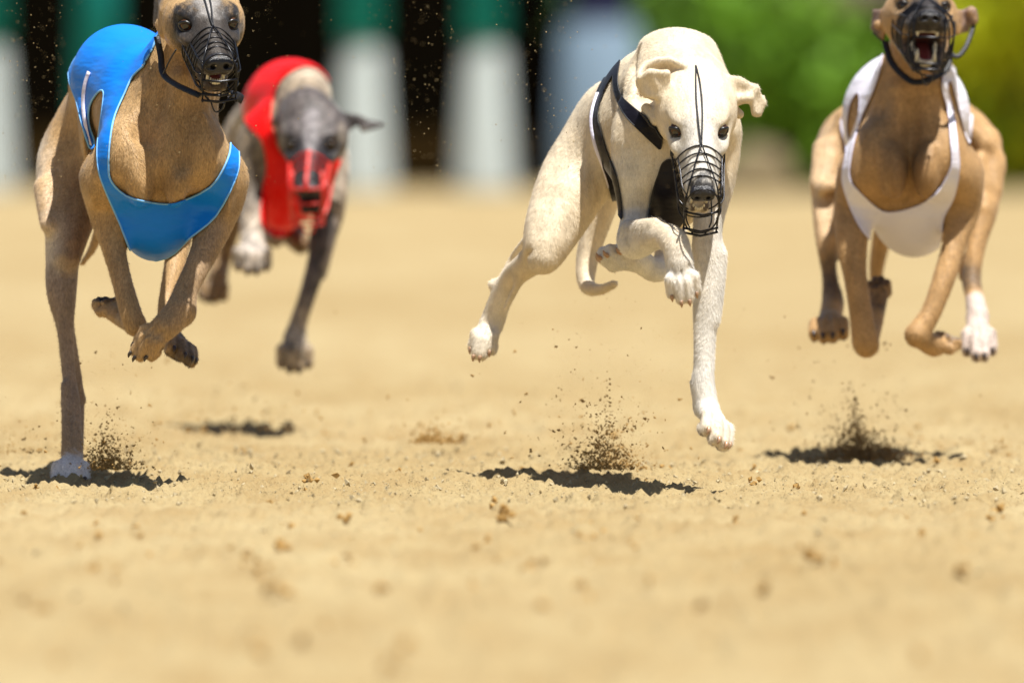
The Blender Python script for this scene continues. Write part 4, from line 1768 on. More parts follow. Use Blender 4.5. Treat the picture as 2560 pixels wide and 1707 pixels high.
# ================================================================== DOG: cream with black jersey
def build_cream():
    d = Dog(17.55)
    root = thing('greyhound', 'cream and white greyhound in a black jersey, head low and both ears flying', 'dog', P(1620, 1212, 17.95), GROUP)
    c = d.chain
    c([(1683, 212, 0.12, 136), (1650, 245, 0.34, 124), (1590, 290, 0.52, 108), (1556, 318, 0.66, 102)], 0.05)
    c([(1690, 360, 0.06, 130), (1672, 470, 0.08, 100), (1662, 505, 0.14, 78)], 0.05)
    c([(1650, 380, 0.3, 118), (1600, 370, 0.5, 90)], 0.05)
    c([(1630, 265, 0.26, 128), (1620, 320, 0.25, 138), (1636, 420, 0.22, 108)], 0.04)
    d.blob(1600, 300, 0.04, 60, 120, 0.09, 0.03, 6)
    d.blob(1785, 300, 0.04, 50, 120, 0.09, 0.03, -5)
    d.blob(1690, 110, 0.16, 95, 40, 0.09, 0.03)
    c([(1695, 190, 0.08, 112), (1725, 225, 0.0, 96), (1742, 245, -0.03, 84)], 0.04)
    c([(1660, 200, 0.02, 30), (1590, 330, -0.01, 22)], 0.03)
    c([(1700, 320, -0.0, 90), (1700, 430, 0.0, 80)], 0.04)
    c([(1760, 130, 0.12, 30), (1800, 230, 0.06, 24), (1815, 330, 0.0, 20)], 0.03)
    c([(1600, 160, 0.1, 10), (1572, 240, 0.06, 12)], 0.03, sub=True)
    c([(1612, 250, -0.03, 8), (1640, 180, 0.0, 6)], 0.022, sub=True)
    # shoulder blade edge, arm muscles and ribs
    c([(1660, 150, 0.09, 9), (1620, 250, 0.0, 7), (1600, 330, -0.03, 6)], 0.014, sub=True)
    c([(1560, 260, 0.0, 15), (1552, 350, -0.02, 15), (1560, 430, -0.01, 13)], 0.012)
    # raised foreleg
    d.limb([(1600, 340, 0.0, 62), (1582, 430, 0.0, 46), (1588, 520, 0.02, 38), (1590, 590, 0.0, 42)], R=0.14, kmax=0.04,
           extra=[('c', [(1584, 592, 0.0, 36), (1590, 606, -0.02, 42), (1640, 590, -0.10, 33), (1684, 604, -0.16, 35), (1700, 660, -0.175, 34)], 0.012),
                  ('s', [(1600, 655, -0.07, 3), (1640, 620, -0.14, 3)], 0.02), ('c', [(1570, 570, -0.03, 20), (1640, 562, -0.11, 18)], 0.012)],
           paw=((1697, 650, -0.17), (1713, 748, -0.20), (0.0, -0.25, -1.0), dict(size=1.12, spread=0.95, curl=0.6)))
    # straight foreleg
    d.limb([(1795, 340, 0.04, 52), (1788, 450, 0.03, 50), (1770, 560, 0.0, 37), (1768, 655, -0.01, 39), (1767, 745, -0.02, 35), (1762, 830, -0.03, 28),
            (1760, 915, -0.04, 26), (1757, 962, -0.045, 30), (1766, 1020, -0.05, 31)], R=0.15, kmax=0.04,
           extra=[('c', [(1733, 957, -0.02, 10), (1745, 990, -0.03, 14)]), ('c', [(1741, 1012, -0.05, 9), (1743, 1030, -0.055, 8)], 0.004),
                  ('s', [(1757, 640, -0.07, 3), (1756, 900, -0.075, 2.5)], 0.012), ('s', [(1780, 690, -0.065, 2.5), (1772, 900, -0.075, 2)], 0.010), ('s', [(1762, 985, -0.09, 2), (1772, 1030, -0.10, 2)], 0.008),
                  ('c', [(1795, 640, -0.01, 18), (1785, 800, -0.03, 8)], 0.02)],
           paw=((1770, 1025, -0.055), (1810, 1098, -0.14), (0.55, -0.55, -0.25), dict(size=1.26, spread=1.0, curl=0.5)))
    # hind leg stretched back
    d.limb([(1545, 322, 0.62, 102), (1458, 420, 0.60, 94), (1412, 505, 0.55, 84), (1374, 590, 0.50, 66), (1358, 645, 0.47, 42)], R=0.22, kmax=0.06,
           extra=[('c', [(1362, 625, 0.49, 46), (1318, 662, 0.56, 34), (1283, 690, 0.62, 29), (1250, 752, 0.66, 29), (1228, 815, 0.68, 30)], 0.012),
                  ('c', [(1330, 590, 0.60, 16), (1284, 640, 0.68, 9), (1262, 690, 0.68, 13)], 0.012),
                  ('c', [(1232, 712, 0.66, 14), (1262, 700, 0.66, 14)], 0.008),
                  ('s', [(1345, 560, 0.44, 6), (1385, 480, 0.46, 8)], 0.03), ('s', [(1425, 560, 0.44, 7), (1490, 400, 0.46, 8), (1525, 330, 0.5, 6)], 0.03), ('s', [(1330, 630, 0.46, 4), (1300, 680, 0.52, 3)], 0.012),
                  ('s', [(1335, 470, 0.49, 8), (1400, 360, 0.51, 9)], 0.035), ('s', [(1385, 640, 0.42, 3), (1440, 560, 0.45, 4)], 0.014),
                  ('c', [(1300, 700, 0.57, 10), (1265, 770, 0.62, 8)], 0.012)],
           paw=((1234, 795, 0.68), (1192, 888, 0.63), (-0.3, -0.4, -0.8), dict(size=1.12, spread=0.85, curl=0.4)))
    # far hind leg tucked under
    d.limb([(1600, 400, 0.6, 80), (1668, 540, 0.48, 46), (1672, 640, 0.38, 36), (1640, 675, 0.32, 30), (1590, 648, 0.27, 27)], R=0.2, kmax=0.05,
           extra=[],
           paw=((1600, 652, 0.28), (1512, 645, 0.20), (0.1, 1.0, -0.3), dict(size=1.35, spread=0.9, curl=0.4)))
    # tail
    d.limb([(1570, 350, 0.78, 40), (1545, 440, 0.82, 30), (1512, 520, 0.85, 30), (1480, 600, 0.86, 31), (1466, 665, 0.85, 27), (1468, 715, 0.82, 20), (1500, 724, 0.77, 14), (1536, 710, 0.72, 11)], R=0.08, kmax=0.03)
    h = d.head = Head(d, 1747, 322, -0.13, 46, 4, 0, 0.975, 19)
    d.groups.append((h.prims(), h.pt(0, -0.085, 0.0), 0.09, 0.035))
    D = d.D0
    # left ear, rolled forward; right ear flying out
    e = lambda x, y, dd: P(x, y, D + dd)
    T = lambda a, b, cc, r=0.0030: (('tri', a, b, cc, r), 0.008, False)
    rim = [(1652, 244, -0.10), (1616, 234, -0.102), (1600, 212, -0.10), (1599, 186, -0.095), (1612, 164, -0.085), (1640, 152, -0.075), (1675, 151, -0.072), (1712, 167, -0.082)]
    rimw = [e(*q) for q in rim]
    deep = e(1652, 186, -0.035)
    shell = [T(rimw[q], rimw[q + 1], deep, 0.0030) for q in range(7)]
    lip = [e(1602, 196, -0.108), e(1626, 182, -0.112), e(1668, 184, -0.105), e(1672, 226, -0.10)]
    shell += [T(rimw[1], rimw[2], lip[0]), T(rimw[1], lip[0], lip[1]), T(rimw[1], lip[1], rimw[0]), T(rimw[0], lip[1], lip[2]), T(rimw[0], lip[2], lip[3])]
    shell.append((('ch', [(v[:3], 0.0042) for v in smooth_path(rimw, 4)]), 0.005, False))
    shell.append((('ch', [(v, 0.0040) for v in smooth_path(lip[:3], 4)]), 0.005, False))
    shell.append((('rc', e(1616, 272, -0.07), 0.0085, e(1640, 300, -0.08), 0.010, None), 0.008, False))
    d.groups.append((shell, e(1664, 238, -0.08), 0.035, 0.010))
    d.groups.append(([T(e(1815, 195, -0.04), e(1888, 222, -0.03), e(1832, 262, -0.04)), T(e(1815, 195, -0.04), e(1850, 196, -0.035), e(1888, 222, -0.03)),
                      T(e(1888, 222, -0.03), e(1832, 262, -0.04), e(1868, 250, -0.045)),
                      T(e(1888, 222, -0.03), e(1912, 258, -0.025), e(1886, 284, -0.035)), T(e(1888, 222, -0.03), e(1886, 284, -0.035), e(1874, 246, -0.045)),
                      (('rc', e(1832, 252, -0.04), 0.007, e(1872, 246, -0.045), 0.006, None), 0.006, False),
                      (('rc', e(1832, 275, -0.03), 0.009, e(1848, 286, -0.035), 0.0075, None), 0.006, False),
                      (('rc', e(1905, 245, -0.02), 0.005, e(1896, 284, -0.03), 0.006, None), 0.006, False)],
                     e(1818, 225, -0.04), 0.035, 0.012))
    WH = (0.70, 0.67, 0.61)
    d.pt('c', [(1590, 430, -0.02, 70), (1590, 600, 0, 70), (1700, 700, -0.15, 90)], 0.03, WH)
    d.pt('c', [(1800, 560, 0, 60), (1770, 1100, -0.05, 110)], 0.05, WH, 1.0)
    d.pt('c', [(1752, 640, -0.06, 10), (1745, 740, -0.05, 8)], 0.012, (0.42, 0.35, 0.30), 0.5)
    d.pt('c', [(1602, 500, -0.06, 14), (1608, 540, -0.05, 12)], 0.02, (0.34, 0.28, 0.24), 0.55)
    d.pt('c', [(1640, 670, 0.3, 60), (1510, 650, 0.2, 60)], 0.03, WH)
    d.pt('c', [(1260, 760, 0.65, 60), (1190, 880, 0.65, 60)], 0.04, (0.78, 0.70, 0.56))
    d.pt('c', [(1690, 480, 0, 60)], 0.04, (0.70, 0.60, 0.44))
    pa = d.paint.append
    pa((('rc', h.pt(0, -0.05, 0.05), 0.008, h.pt(0, 0.02, 0.02), 0.018, None), 0.014, WH, 0.8))
    pa((('rc', h.pt(0, 0.02, 0.0), 0.040, h.pt(0, 0.12, -0.02), 0.05, None), 0.02, (0.69, 0.66, 0.60), 0.85))
    for q in (-1, 1):
        pa((('rc', h.pt(q * 0.037, 0.014, 0.006), 0.0095, h.pt(q * 0.035, 0.016, 0.003), 0.0095, None), 0.0022, BLACKC, 0.95))
        pa((('rc', h.pt(q * 0.022, 0.032, -0.002), 0.001, h.pt(q * 0.026, 0.028, 0.000), 0.002, None), 0.003, (0.42, 0.33, 0.24), 0.5))
    pa((('rc', h.pt(0, 0.100, -0.004), 0.012, h.pt(0, 0.128, -0.012), 0.020, None), 0.005, (0.05, 0.05, 0.055), 0.95))
    for q in (-1, 1):
        pa((('rc', h.pt(q * 0.018, 0.05, -0.042), 0.003, h.pt(q * 0.013, 0.118, -0.040), 0.004, None), 0.003, (0.05, 0.03, 0.03), 0.85))
        pa((('rc', h.jpt(q * 0.018, 0.05, -0.042), 0.003, h.jpt(q * 0.010, 0.108, -0.042), 0.004, None), 0.003, (0.05, 0.03, 0.03), 0.85))
    pa((('rc', (h.pt(0, 0.06, -0.040) + h.jpt(0, 0.06, -0.044)) / 2, 0.012, (h.pt(0, 0.12, -0.038) + h.jpt(0, 0.12, -0.044)) / 2, 0.012, None), 0.003, (0.22, 0.035, 0.025), 0.95))
    pa((('rc', P(1640, 172, D), 0.012, P(1700, 172, D), 0.005, None), 0.004, (0.62, 0.42, 0.26), 0.5))
    d.build(root, fur_mat('cream coat', contrast=0.10, rough=0.5), (0.70, 0.595, 0.43), seed=2)
    A = [(1545, 150), (1500, 212), (1480, 272), (1478, 310), (1488, 360), (1508, 420), (1523, 470), (1535, 512), (1553, 548),
         (1553, 520), (1548, 480), (1538, 435), (1520, 390), (1503, 335), (1493, 285), (1508, 230), (1530, 190), (1545, 172)]
    B = [(1540, 155), (1532, 190), (1534, 225), (1545, 258), (1566, 294), (1600, 328), (1636, 362), (1652, 372), (1654, 330), (1636, 314), (1605, 286),
         (1575, 262), (1553, 240), (1543, 205), (1546, 165)]
    Cc = [(1668, 400), (1645, 440), (1632, 480), (1626, 520), (1622, 552), (1645, 572), (1672, 586), (1700, 566), (1722, 520), (1745, 420)]
    jr = d.cloth('racing_jersey', root, M_blackcloth, [ps(A, 3), ps(B, 3), ps(Cc, 3)], -0.085, 0.50, trim=M_strap, trim_r=0.0012, front=0.30,
                 extra=lambda V, x, y, dd: np.where((x > 1600) & (y > 385) & (dd > 0.14), 0.02, -1.0))
    path = on_body(d, [(1493, 232, 0), (1481, 270, 0), (1477, 310, 0), (1486, 360, 0), (1506, 420, 0), (1521, 468, 0)], 0.005)
    V, F = tube_geo(smooth_path(path, 4), 0.0010, 8, flat=((-0.5, -0.85, 0.1), 3.0))
    mesh_obj('white_stripe', V, F, M_white_trim, jr)
    h.muzzle_cage(root, M_black_wire, M_strap, dog=d)
    h.parts(d, root)
    d.fur(*d.fur_args)


# ================================================================== DOG: white jersey, head up
def build_white():
    d = Dog(18.78)
    root = thing('greyhound', 'tan greyhound in a white racing jersey with its head thrown up and mouth wide open', 'dog', P(2270, 1155, 19.1), GROUP)
    c = d.chain
    c([(2275, 390, 0.08, 132), (2277, 490, 0.09, 116), (2286, 560, 0.11, 88)], 0.05)
    c([(2264, 292, 0.22, 164), (2264, 345, 0.30, 160)], 0.04)
    c([(2270, 270, 0.16, 120), (2268, 300, 0.45, 132), (2265, 330, 0.75, 130)], 0.05)
    c([(2275, 420, 0.35, 125), (2268, 400, 0.6, 90)], 0.05)
    c([(2300, 100, 0.03, 84), (2288, 215, 0.05, 96), (2276, 330, 0.07, 122)], 0.045)
    c([(2245, 230, -0.01, 26), (2235, 470, -0.02, 30)], 0.03)
    c([(2335, 220, -0.01, 26), (2312, 470, -0.02, 30)], 0.03)
    c([(2282, 250, -0.065, 12), (2272, 360, -0.066, 15), (2270, 510, -0.062, 16)], 0.035, sub=True)
    c([(2352, 240, -0.03, 9), (2350, 400, -0.06, 10)], 0.022, sub=True)
    c([(2212, 240, -0.03, 9), (2196, 400, -0.06, 10)], 0.022, sub=True)
    d.blob(2190, 400, 0.02, 80, 110, 0.07, 0.03, -6)
    d.blob(2360, 395, 0.02, 78, 112, 0.07, 0.03, 8)
    d.blob(2232, 430, -0.04, 44, 80, 0.035, 0.02, 4)
    d.blob(2318, 430, -0.04, 44, 80, 0.035, 0.02, -4)
    d.blob(2405, 440, 0.02, 44, 66, 0.05, 0.02)
    d.blob(2145, 440, 0.02, 40, 66, 0.05, 0.02)
    d.limb([(2155, 440, 0.05, 54), (2133, 520, 0.05, 48), (2130, 610, 0.02, 39), (2138, 690, 0.0, 29), (2152, 780, -0.01, 29), (2163, 850, -0.01, 33), (2166, 862, 0.0, 32)],
           R=0.14, kmax=0.04, extra=[('c', [(2166, 858, 0.02, 28), (2190, 790, 0.10, 20), (2195, 740, 0.14, 20)])],
           paw=((2194, 760, 0.13), (2198, 700, 0.17), (0.2, 0.1, 0.9), dict(size=0.9, claws=False)))
    d.limb([(2398, 440, 0.05, 56), (2405, 520, 0.05, 46), (2388, 600, 0.02, 30), (2362, 690, -0.01, 28), (2328, 780, -0.03, 25), (2292, 836, -0.04, 29)],
           R=0.14, kmax=0.04, extra=[('c', [(2292, 838, -0.04, 27), (2335, 864, 0.0, 27)])],
           paw=((2325, 862, -0.01), (2386, 862, 0.04), (0.1, 0.9, 0.4), dict(size=1.05, claws=False, curl=0.2)))
    # hind legs behind, knees out
    d.limb([(2180, 340, 0.70, 90), (2112, 350, 0.66, 66), (2092, 440, 0.58, 62), (2078, 530, 0.48, 46), (2068, 610, 0.42, 27), (2074, 690, 0.40, 19),
            (2082, 752, 0.36, 27), (2078, 785, 0.30, 27)], R=0.2, kmax=0.06,
           extra=[('c', [(2135, 420, 0.6, 40), (2108, 560, 0.5, 24), (2088, 640, 0.44, 14)], 0.02), ('s', [(2058, 380, 0.52, 8), (2065, 500, 0.44, 8)], 0.03),
                  ('c', [(2100, 470, 0.5, 20), (2070, 470, 0.46, 22)], 0.03), ('s', [(2075, 300, 0.56, 8), (2080, 430, 0.50, 8), (2072, 560, 0.42, 5)], 0.025),
                  ('c', [(2054, 370, 0.56, 22), (2044, 460, 0.50, 18)], 0.02), ('c', [(2112, 300, 0.58, 26), (2086, 370, 0.56, 22)], 0.025), ('c', [(2078, 400, 0.53, 13), (2066, 560, 0.45, 9)], 0.018)],
           paw=((2076, 790, 0.28), (2070, 838, 0.16), (0.0, -0.8, 0.5), dict(size=1.35, curl=0.1)))
    d.limb([(2370, 340, 0.70, 90), (2432, 355, 0.66, 62), (2450, 440, 0.58, 54), (2456, 520, 0.5, 40), (2441, 610, 0.45, 25), (2428, 690, 0.42, 24), (2436, 740, 0.38, 23), (2444, 790, 0.32, 27)],
           R=0.2, kmax=0.06,
           extra=[('c', [(2470, 350, 0.62, 30), (2480, 420, 0.56, 24)], 0.02), ('c', [(2405, 640, 0.5, 12), (2412, 690, 0.48, 16)], 0.01), ('s', [(2440, 330, 0.52, 8), (2462, 400, 0.49, 8), (2470, 470, 0.48, 6)], 0.025), ('s', [(2440, 470, 0.5, 6), (2430, 380, 0.52, 6)], 0.02), ('c', [(2490, 400, 0.56, 20), (2482, 470, 0.52, 16)], 0.02), ('c', [(2420, 310, 0.57, 24), (2462, 360, 0.55, 22)], 0.025), ('c', [(2448, 400, 0.53, 13), (2458, 520, 0.47, 9)], 0.018)],
           paw=((2443, 800, 0.31), (2451, 884, 0.20), (0.0, -0.4, -0.9), dict(size=1.30, spread=0.9, curl=0.5)))
    d.limb([(2245, 400, 0.86, 36), (2225, 500, 0.9, 28), (2203, 600, 0.94, 24), (2190, 690, 0.96, 17), (2200, 755, 0.96, 9)], R=0.08, kmax=0.03)
    h = d.head = Head(d, 2309, 16, -0.10, 0, 3, 2, 0.95, 26, wide=1.45)
    h.tooth = 1.6
    d.groups.append((h.prims(), h.pt(0, -0.08, -0.02), 0.085, 0.035))
    D = d.D0
    e = lambda x, y, dd: P(x, y, D + dd)
    T = lambda a, b, cc, r=0.0032: (('tri', a, b, cc, r), 0.005, False)
    d.groups.append(([T(e(2212, 28, -0.02), e(2186, 30, 0.0), e(2182, 72, 0.0)), T(e(2212, 28, -0.02), e(2182, 72, 0.0), e(2206, 96, -0.02)),
                      (('rc', e(2192, 62, -0.02), 0.006, e(2194, 66, -0.02), 0.006, None), 0.006, False)], e(2214, 50, -0.02), 0.03, 0.012))
    d.groups.append(([T(e(2388, 30, -0.02), e(2430, 30, 0.0), e(2392, 82, -0.02)), T(e(2392, 82, -0.02), e(2430, 30, 0.0), e(2418, 76, 0.0)),
                      (('rc', e(2428, 32, -0.01), 0.010, e(2432, 50, -0.01), 0.009, None), 0.006, False)], e(2390, 55, -0.02), 0.03, 0.012))
    pa = d.paint.append
    pa((('rc', h.pt(0, 0.046, -0.015), 0.040, h.pt(0, 0.13, -0.01), 0.050, None), 0.012, (0.022, 0.021, 0.023), 0.97))
    pa((('rc', h.jpt(0, 0.03, -0.05), 0.036, h.jpt(0, 0.10, -0.05), 0.038, None), 0.012, (0.03, 0.026, 0.026), 0.95))
    for q in (-1, 1):
        pa((('rc', h.pt(q * 0.036, 0.012, 0.006), 0.010, h.pt(q * 0.043, 0.0, 0.010), 0.005, None), 0.006, BLACKC, 0.95))
        pa((('rc', h.pt(q * 0.02, 0.0, 0.035), 0.006, h.pt(q * 0.016, 0.022, 0.016), 0.004, None), 0.010, (0.06, 0.05, 0.045), 0.7))
    pa((('rc', h.pt(0, 0.02, -0.044), 0.016, (h.pt(0, 0.12, -0.038) + h.jpt(0, 0.12, -0.044)) / 2, 0.024, None), 0.004, (0.10, 0.015, 0.012), 0.97))
    pa((('rc', e(2188, 40, 0), 0.022, e(2190, 90, 0), 0.022, None), 0.010, (0.16, 0.11, 0.10), 0.9))
    pa((('rc', e(2412, 30, 0), 0.022, e(2420, 70, 0), 0.022, None), 0.010, (0.20, 0.14, 0.13), 0.9))
    d.pt('c', [(2284, 290, -0.1, 46)], 0.02, (0.36, 0.10, 0.05), 0.6)
    d.pt('c', [(2272, 330, -0.06, 60), (2272, 500, -0.05, 60)], 0.03, (0.19, 0.10, 0.042), 0.6)  # brown centre of the chest, darkened further as painted shade
    d.pt('c', [(2442, 770, 0.35, 42), (2450, 880, 0.2, 60)], 0.008, (0.56, 0.46, 0.40))
    d.pt('c', [(2420, 690, 0.42, 34), (2430, 720, 0.4, 30)], 0.014, (0.06, 0.045, 0.035), 0.85)
    d.pt('c', [(2084, 660, 0.42, 40), (2090, 760, 0.36, 40)], 0.02, (0.07, 0.055, 0.045), 0.85)
    d.pt('c', [(2070, 810, 0.25, 40)], 0.015, (0.40, 0.32, 0.22), 0.8)
    d.pt('c', [(2366, 862, 0.02, 30), (2390, 860, 0.05, 24)], 0.01, (0.30, 0.25, 0.2), 0.6)
    d.pt('c', [(2195, 770, 0.12, 28), (2198, 700, 0.17, 24)], 0.012, (0.06, 0.045, 0.04), 0.8)
    d.pt('c', [(2040, 330, 0.6, 60), (2050, 560, 0.4, 40)], 0.04, (0.66, 0.50, 0.32), 0.6)
    d.build(root, fur_mat('tan coat'), (0.45, 0.275, 0.12), seed=3, claw_mat=M_claw_dark)
    poly = [(2205, 110), (2134, 170), (2108, 223), (2102, 313), (2116, 370), (2109, 415), (2106, 456), (2130, 528), (2160, 582), (2205, 625), (2240, 655), (2330, 655),
            (2352, 594), (2358, 545), (2384, 495), (2398, 424), (2393, 357), (2386, 304), (2380, 268), (2370, 232), (2371, 205), (2381, 206), (2392, 250), (2408, 313), (2420, 352),
            (2427, 352), (2432, 270), (2410, 205), (2380, 165), (2362, 176), (2356, 222), (2370, 275), (2376, 340), (2380, 400), (2374, 430), (2350, 473), (2313, 506), (2268, 525), (2223, 532), (2190, 520),
            (2140, 473), (2124, 447), (2124, 411), (2136, 348), (2154, 290), (2180, 232), (2198, 179), (2206, 135)]
    d.cloth('racing_jersey', root, M_white, [ps(poly, 3)], -0.3, 0.45, trim=M_white_trim, trim_r=0.0014,
            holes=[ps([(2147, 230), (2124, 259), (2116, 313), (2122, 352), (2136, 320), (2148, 280)], 3)],
            extra=lambda V, x, y, dd: np.where((y < 200) & (dd < -0.02), 0.02, -1.0))
    h.muzzle_cage(root, M_black_wire, M_strap, dog=d, strap_px=[
        ([(2212, 104, -0.03), (2226, 150, -0.05), (2250, 182, -0.07), (2286, 206, -0.085), (2330, 196, -0.08), (2366, 172, -0.06), (2376, 130, -0.04)], 0.0058, 0.0018),
        ([(2368, 128, -0.05), (2392, 142, -0.05), (2412, 122, -0.04), (2428, 84, -0.02), (2434, 60, -0.01)], 0.0040, 0.0014),
        ([(2182, 82, -0.01), (2196, 96, -0.02), (2214, 108, -0.03)], 0.0018, 0.0012)])
    h.parts(d, root)
    d.fur(*d.fur_args)


# ================================================================== DOG: red jersey, behind
def build_red():
    d = Dog(20.4)
    d.hairs = 60000
    root = thing('greyhound', 'grey brindle greyhound in a red jersey and red muzzle running behind the others', 'dog', P(640, 1080, 20.9), GROUP)
    c = d.chain
    c([(742, 242, 0.12, 98), (712, 268, 0.36, 96), (680, 300, 0.6, 86), (668, 320, 0.7, 82)], 0.05)
    c([(745, 350, 0.07, 96), (730, 445, 0.08, 90), (708, 505, 0.11, 76)], 0.05)
    c([(710, 400, 0.35, 90), (690, 390, 0.6, 70)], 0.05)
    c([(716, 262, 0.20, 107), (712, 335, 0.22, 106)], 0.04)
    c([(757, 225, 0.06, 66), (764, 290, -0.03, 78)], 0.04)
    d.blob(668, 350, 0.06, 56, 90, 0.07, 0.03)
    d.blob(806, 390, 0.06, 48, 90, 0.07, 0.03)
    d.limb([(650, 360, 0.08, 58), (630, 430, 0.05, 42), (630, 510, 0.02, 33), (633, 570, -0.03, 31), (632, 610, -0.05, 30)], R=0.14, kmax=0.04,
           paw=((632, 605, -0.05), (630, 665, -0.09), (0, -0.3, -1), dict(size=1.4, curl=0.6)))
    d.limb([(815, 400, 0.07, 52), (828, 470, 0.05, 42), (822, 540, 0.03, 37), (804, 600, 0.01, 32), (795, 650, 0.0, 26), (768, 740, -0.02, 21), (748, 800, -0.03, 22), (736, 850, -0.04, 27)],
           R=0.14, kmax=0.04, extra=[('c', [(818, 610, 0.02, 15), (806, 690, 0.01, 10)], 0.015)],
           paw=((738, 845, -0.04), (736, 912, -0.08), (0, -0.4, -0.9), dict(size=1.35, curl=0.6)))
    d.limb([(650, 350, 0.72, 80), (600, 400, 0.70, 62), (582, 500, 0.64, 46), (568, 590, 0.6, 28), (552, 660, 0.58, 24), (540, 700, 0.52, 25)], R=0.2, kmax=0.06,
           paw=((545, 695, 0.54), (524, 742, 0.48), (-0.2, -0.4, -0.9), dict(size=1.2)))
    d.limb([(700, 400, 0.65, 70), (705, 540, 0.5, 46), (735, 590, 0.42, 30), (752, 612, 0.36, 24)], R=0.2, kmax=0.05)
    d.limb([(690, 500, 0.4, 50), (672, 580, 0.35, 26), (690, 600, 0.3, 20)], R=0.1, kmax=0.04)
    h = d.head = Head(d, 778, 360, -0.12, 33, -4, 0, 0.96, 18)
    d.groups.append((h.prims(), h.pt(0, -0.085, 0.0), 0.09, 0.035))
    D = d.D0
    e = lambda x, y, dd: P(x, y, D + dd)
    T = lambda a, b, cc, r=0.0032: (('tri', a, b, cc, r), 0.005, False)
    d.groups.append(([T(e(846, 284, -0.03), e(866, 330, -0.03), e(905, 300, -0.02)), T(e(846, 284, -0.03), e(905, 300, -0.02), e(900, 292, -0.02)),
                      T(e(890, 296, -0.02), e(955, 312, -0.02), e(908, 328, -0.03))], e(852, 300, -0.03), 0.03, 0.012))
    d.groups.append(([(('rc', e(690, 305, -0.02), 0.010, e(715, 275, -0.02), 0.009, None), 0.01, False),
                      (('rc', e(715, 272, -0.02), 0.009, e(790, 262, 0.0), 0.009, None), 0.01, False),
                      (('rc', e(790, 262, 0.0), 0.009, e(835, 280, -0.02), 0.009, None), 0.01, False)], e(760, 290, 0.0), 0.06, 0.02))
    GR = (0.12, 0.10, 0.09)
    d.pt('c', [(630, 400, 0, 60), (632, 520, 0, 40)], 0.02, (0.10, 0.085, 0.07), 0.7)
    d.pt('c', [(632, 560, 0, 30), (632, 660, -0.1, 50)], 0.02, (0.58, 0.52, 0.46), 0.75)
    d.pt('c', [(760, 200, 0.1, 120), (760, 260, 0.1, 100)], 0.02, (0.56, 0.46, 0.34), 0.9)
    d.pt('c', [(850, 400, 0.05, 30), (848, 480, 0.0, 26)], 0.012, (0.58, 0.5, 0.42), 0.7)
    d.pt('c', [(810, 560, 0.0, 40), (770, 760, -0.02, 30)], 0.015, (0.07, 0.06, 0.065), 0.85)
    d.pt('c', [(825, 620, 0.02, 14), (770, 780, 0, 8), (760, 830, 0, 12)], 0.008, (0.60, 0.55, 0.48), 0.85)
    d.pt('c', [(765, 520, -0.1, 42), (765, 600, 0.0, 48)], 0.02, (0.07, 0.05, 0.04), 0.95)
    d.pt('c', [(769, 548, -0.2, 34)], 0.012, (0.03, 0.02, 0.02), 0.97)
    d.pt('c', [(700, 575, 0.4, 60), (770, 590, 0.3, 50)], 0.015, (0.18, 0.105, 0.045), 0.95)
    d.pt('c', [(737, 850, -0.04, 34)], 0.02, (0.42, 0.36, 0.29), 0.75)
    d.pt('c', [(585, 420, 0.7, 80), (540, 740, 0.5, 60)], 0.03, (0.24, 0.145, 0.06), 0.9)
    pa = d.paint.append
    pa((('rc', h.pt(0, -0.06, 0.0), 0.085, h.pt(0, 0.03, 0.0), 0.055, None), 0.012, (0.085, 0.072, 0.070), 0.95))
    pa((('rc', h.pt(0, 0.04, 0.0), 0.040, h.pt(0, 0.13, -0.02), 0.05, None), 0.012, (0.018, 0.017, 0.020), 0.97))
    pa((('rc', h.jpt(0, 0.0, -0.05), 0.04, h.jpt(0, 0.12, -0.06), 0.050, None), 0.010, (0.02, 0.016, 0.016), 0.97))
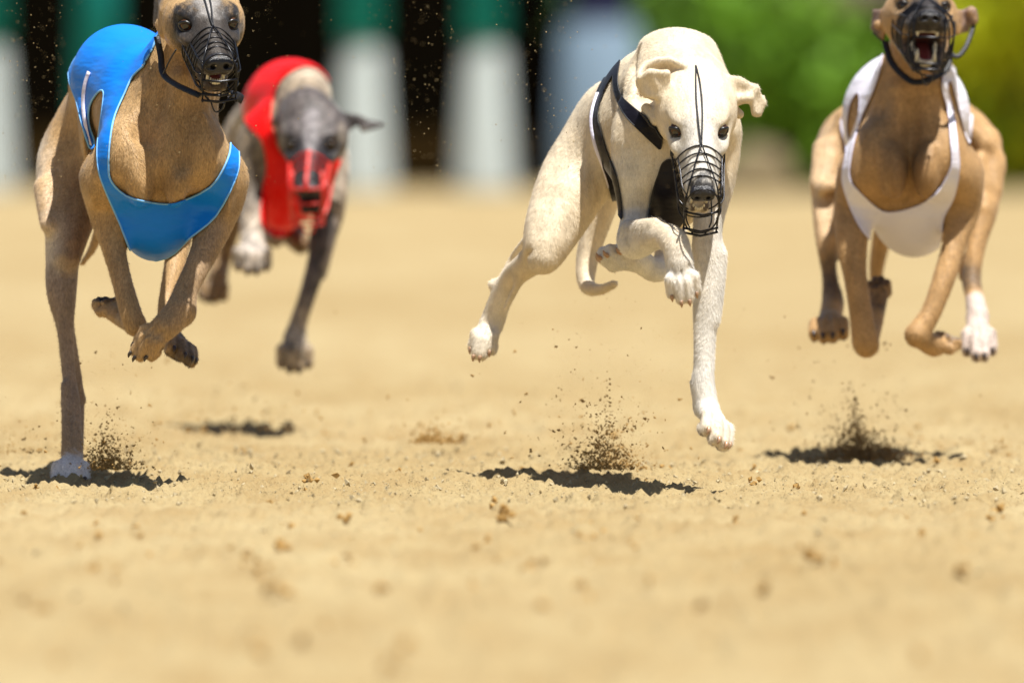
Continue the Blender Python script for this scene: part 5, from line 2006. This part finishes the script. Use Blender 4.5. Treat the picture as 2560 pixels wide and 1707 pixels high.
    pa((('rc', h.pt(0, -0.04, 0.045), 0.012, h.pt(0, 0.04, 0.018), 0.012, None), 0.012, (0.26, 0.235, 0.235), 0.8))
    for q in (-1, 1):
        pa((('rc', h.pt(q * 0.036, 0.012, 0.006), 0.018, h.pt(q * 0.034, 0.03, -0.012), 0.008, None), 0.008, BLACKC, 0.95))
        pa((('rc', h.pt(q * 0.054, -0.03, 0.01), 0.008, h.pt(q * 0.052, -0.02, 0.0), 0.008, None), 0.010, (0.45, 0.38, 0.30), 0.8))
    pa((('rc', e(850, 290, -0.03), 0.02, e(950, 310, -0.02), 0.025, None), 0.01, (0.06, 0.052, 0.05), 0.95))
    pa((('rc', e(700, 290, -0.02), 0.014, e(715, 272, -0.02), 0.013, None), 0.004, (0.04, 0.035, 0.034), 0.95))
    pa((('rc', e(715, 272, -0.02), 0.014, e(790, 262, 0.0), 0.013, None), 0.004, (0.04, 0.035, 0.034), 0.95))
    pa((('rc', e(790, 262, 0.0), 0.014, e(840, 280, -0.02), 0.013, None), 0.004, (0.04, 0.035, 0.034), 0.95))
    d.build(root, fur_mat('brindle coat', brindle=0.38, contrast=0.3), (0.34, 0.265, 0.18), res=0.0036, fine=0.0022, seed=4, claw_mat=M_claw_dark)
    poly = [(737, 110), (680, 130), (622, 180), (592, 250), (622, 314), (655, 352), (668, 421), (657, 475), (656, 560), (690, 590), (722, 585), (755, 552),
            (801, 536), (825, 496), (832, 450), (852, 400), (846, 360), (800, 330), (716, 400), (680, 316), (680, 255), (696, 208), (730, 176), (770, 163), (805, 178), (832, 212), (860, 215), (826, 160), (785, 125)]
    d.cloth('racing_jersey', root, M_red, [ps(poly, 3)], -0.3, 0.36, trim=M_red, trim_r=0.0012,
            extra=lambda V, x, y, dd: np.where((x > 690) & (y > 245) & (dd < 0.0) & (y < 400) & (x < 850), 0.02, np.where(dd < np.where(y > 490, -0.10, -0.03), 0.01, -1.0)))
    h.muzzle_cage(root, M_red_wire, M_strap, r=0.0017, red=True, dog=d)
    h.parts(d, root, bare=True)
    d.fur(*d.fur_args)


build_blue()
build_cream()
build_white()
build_red()
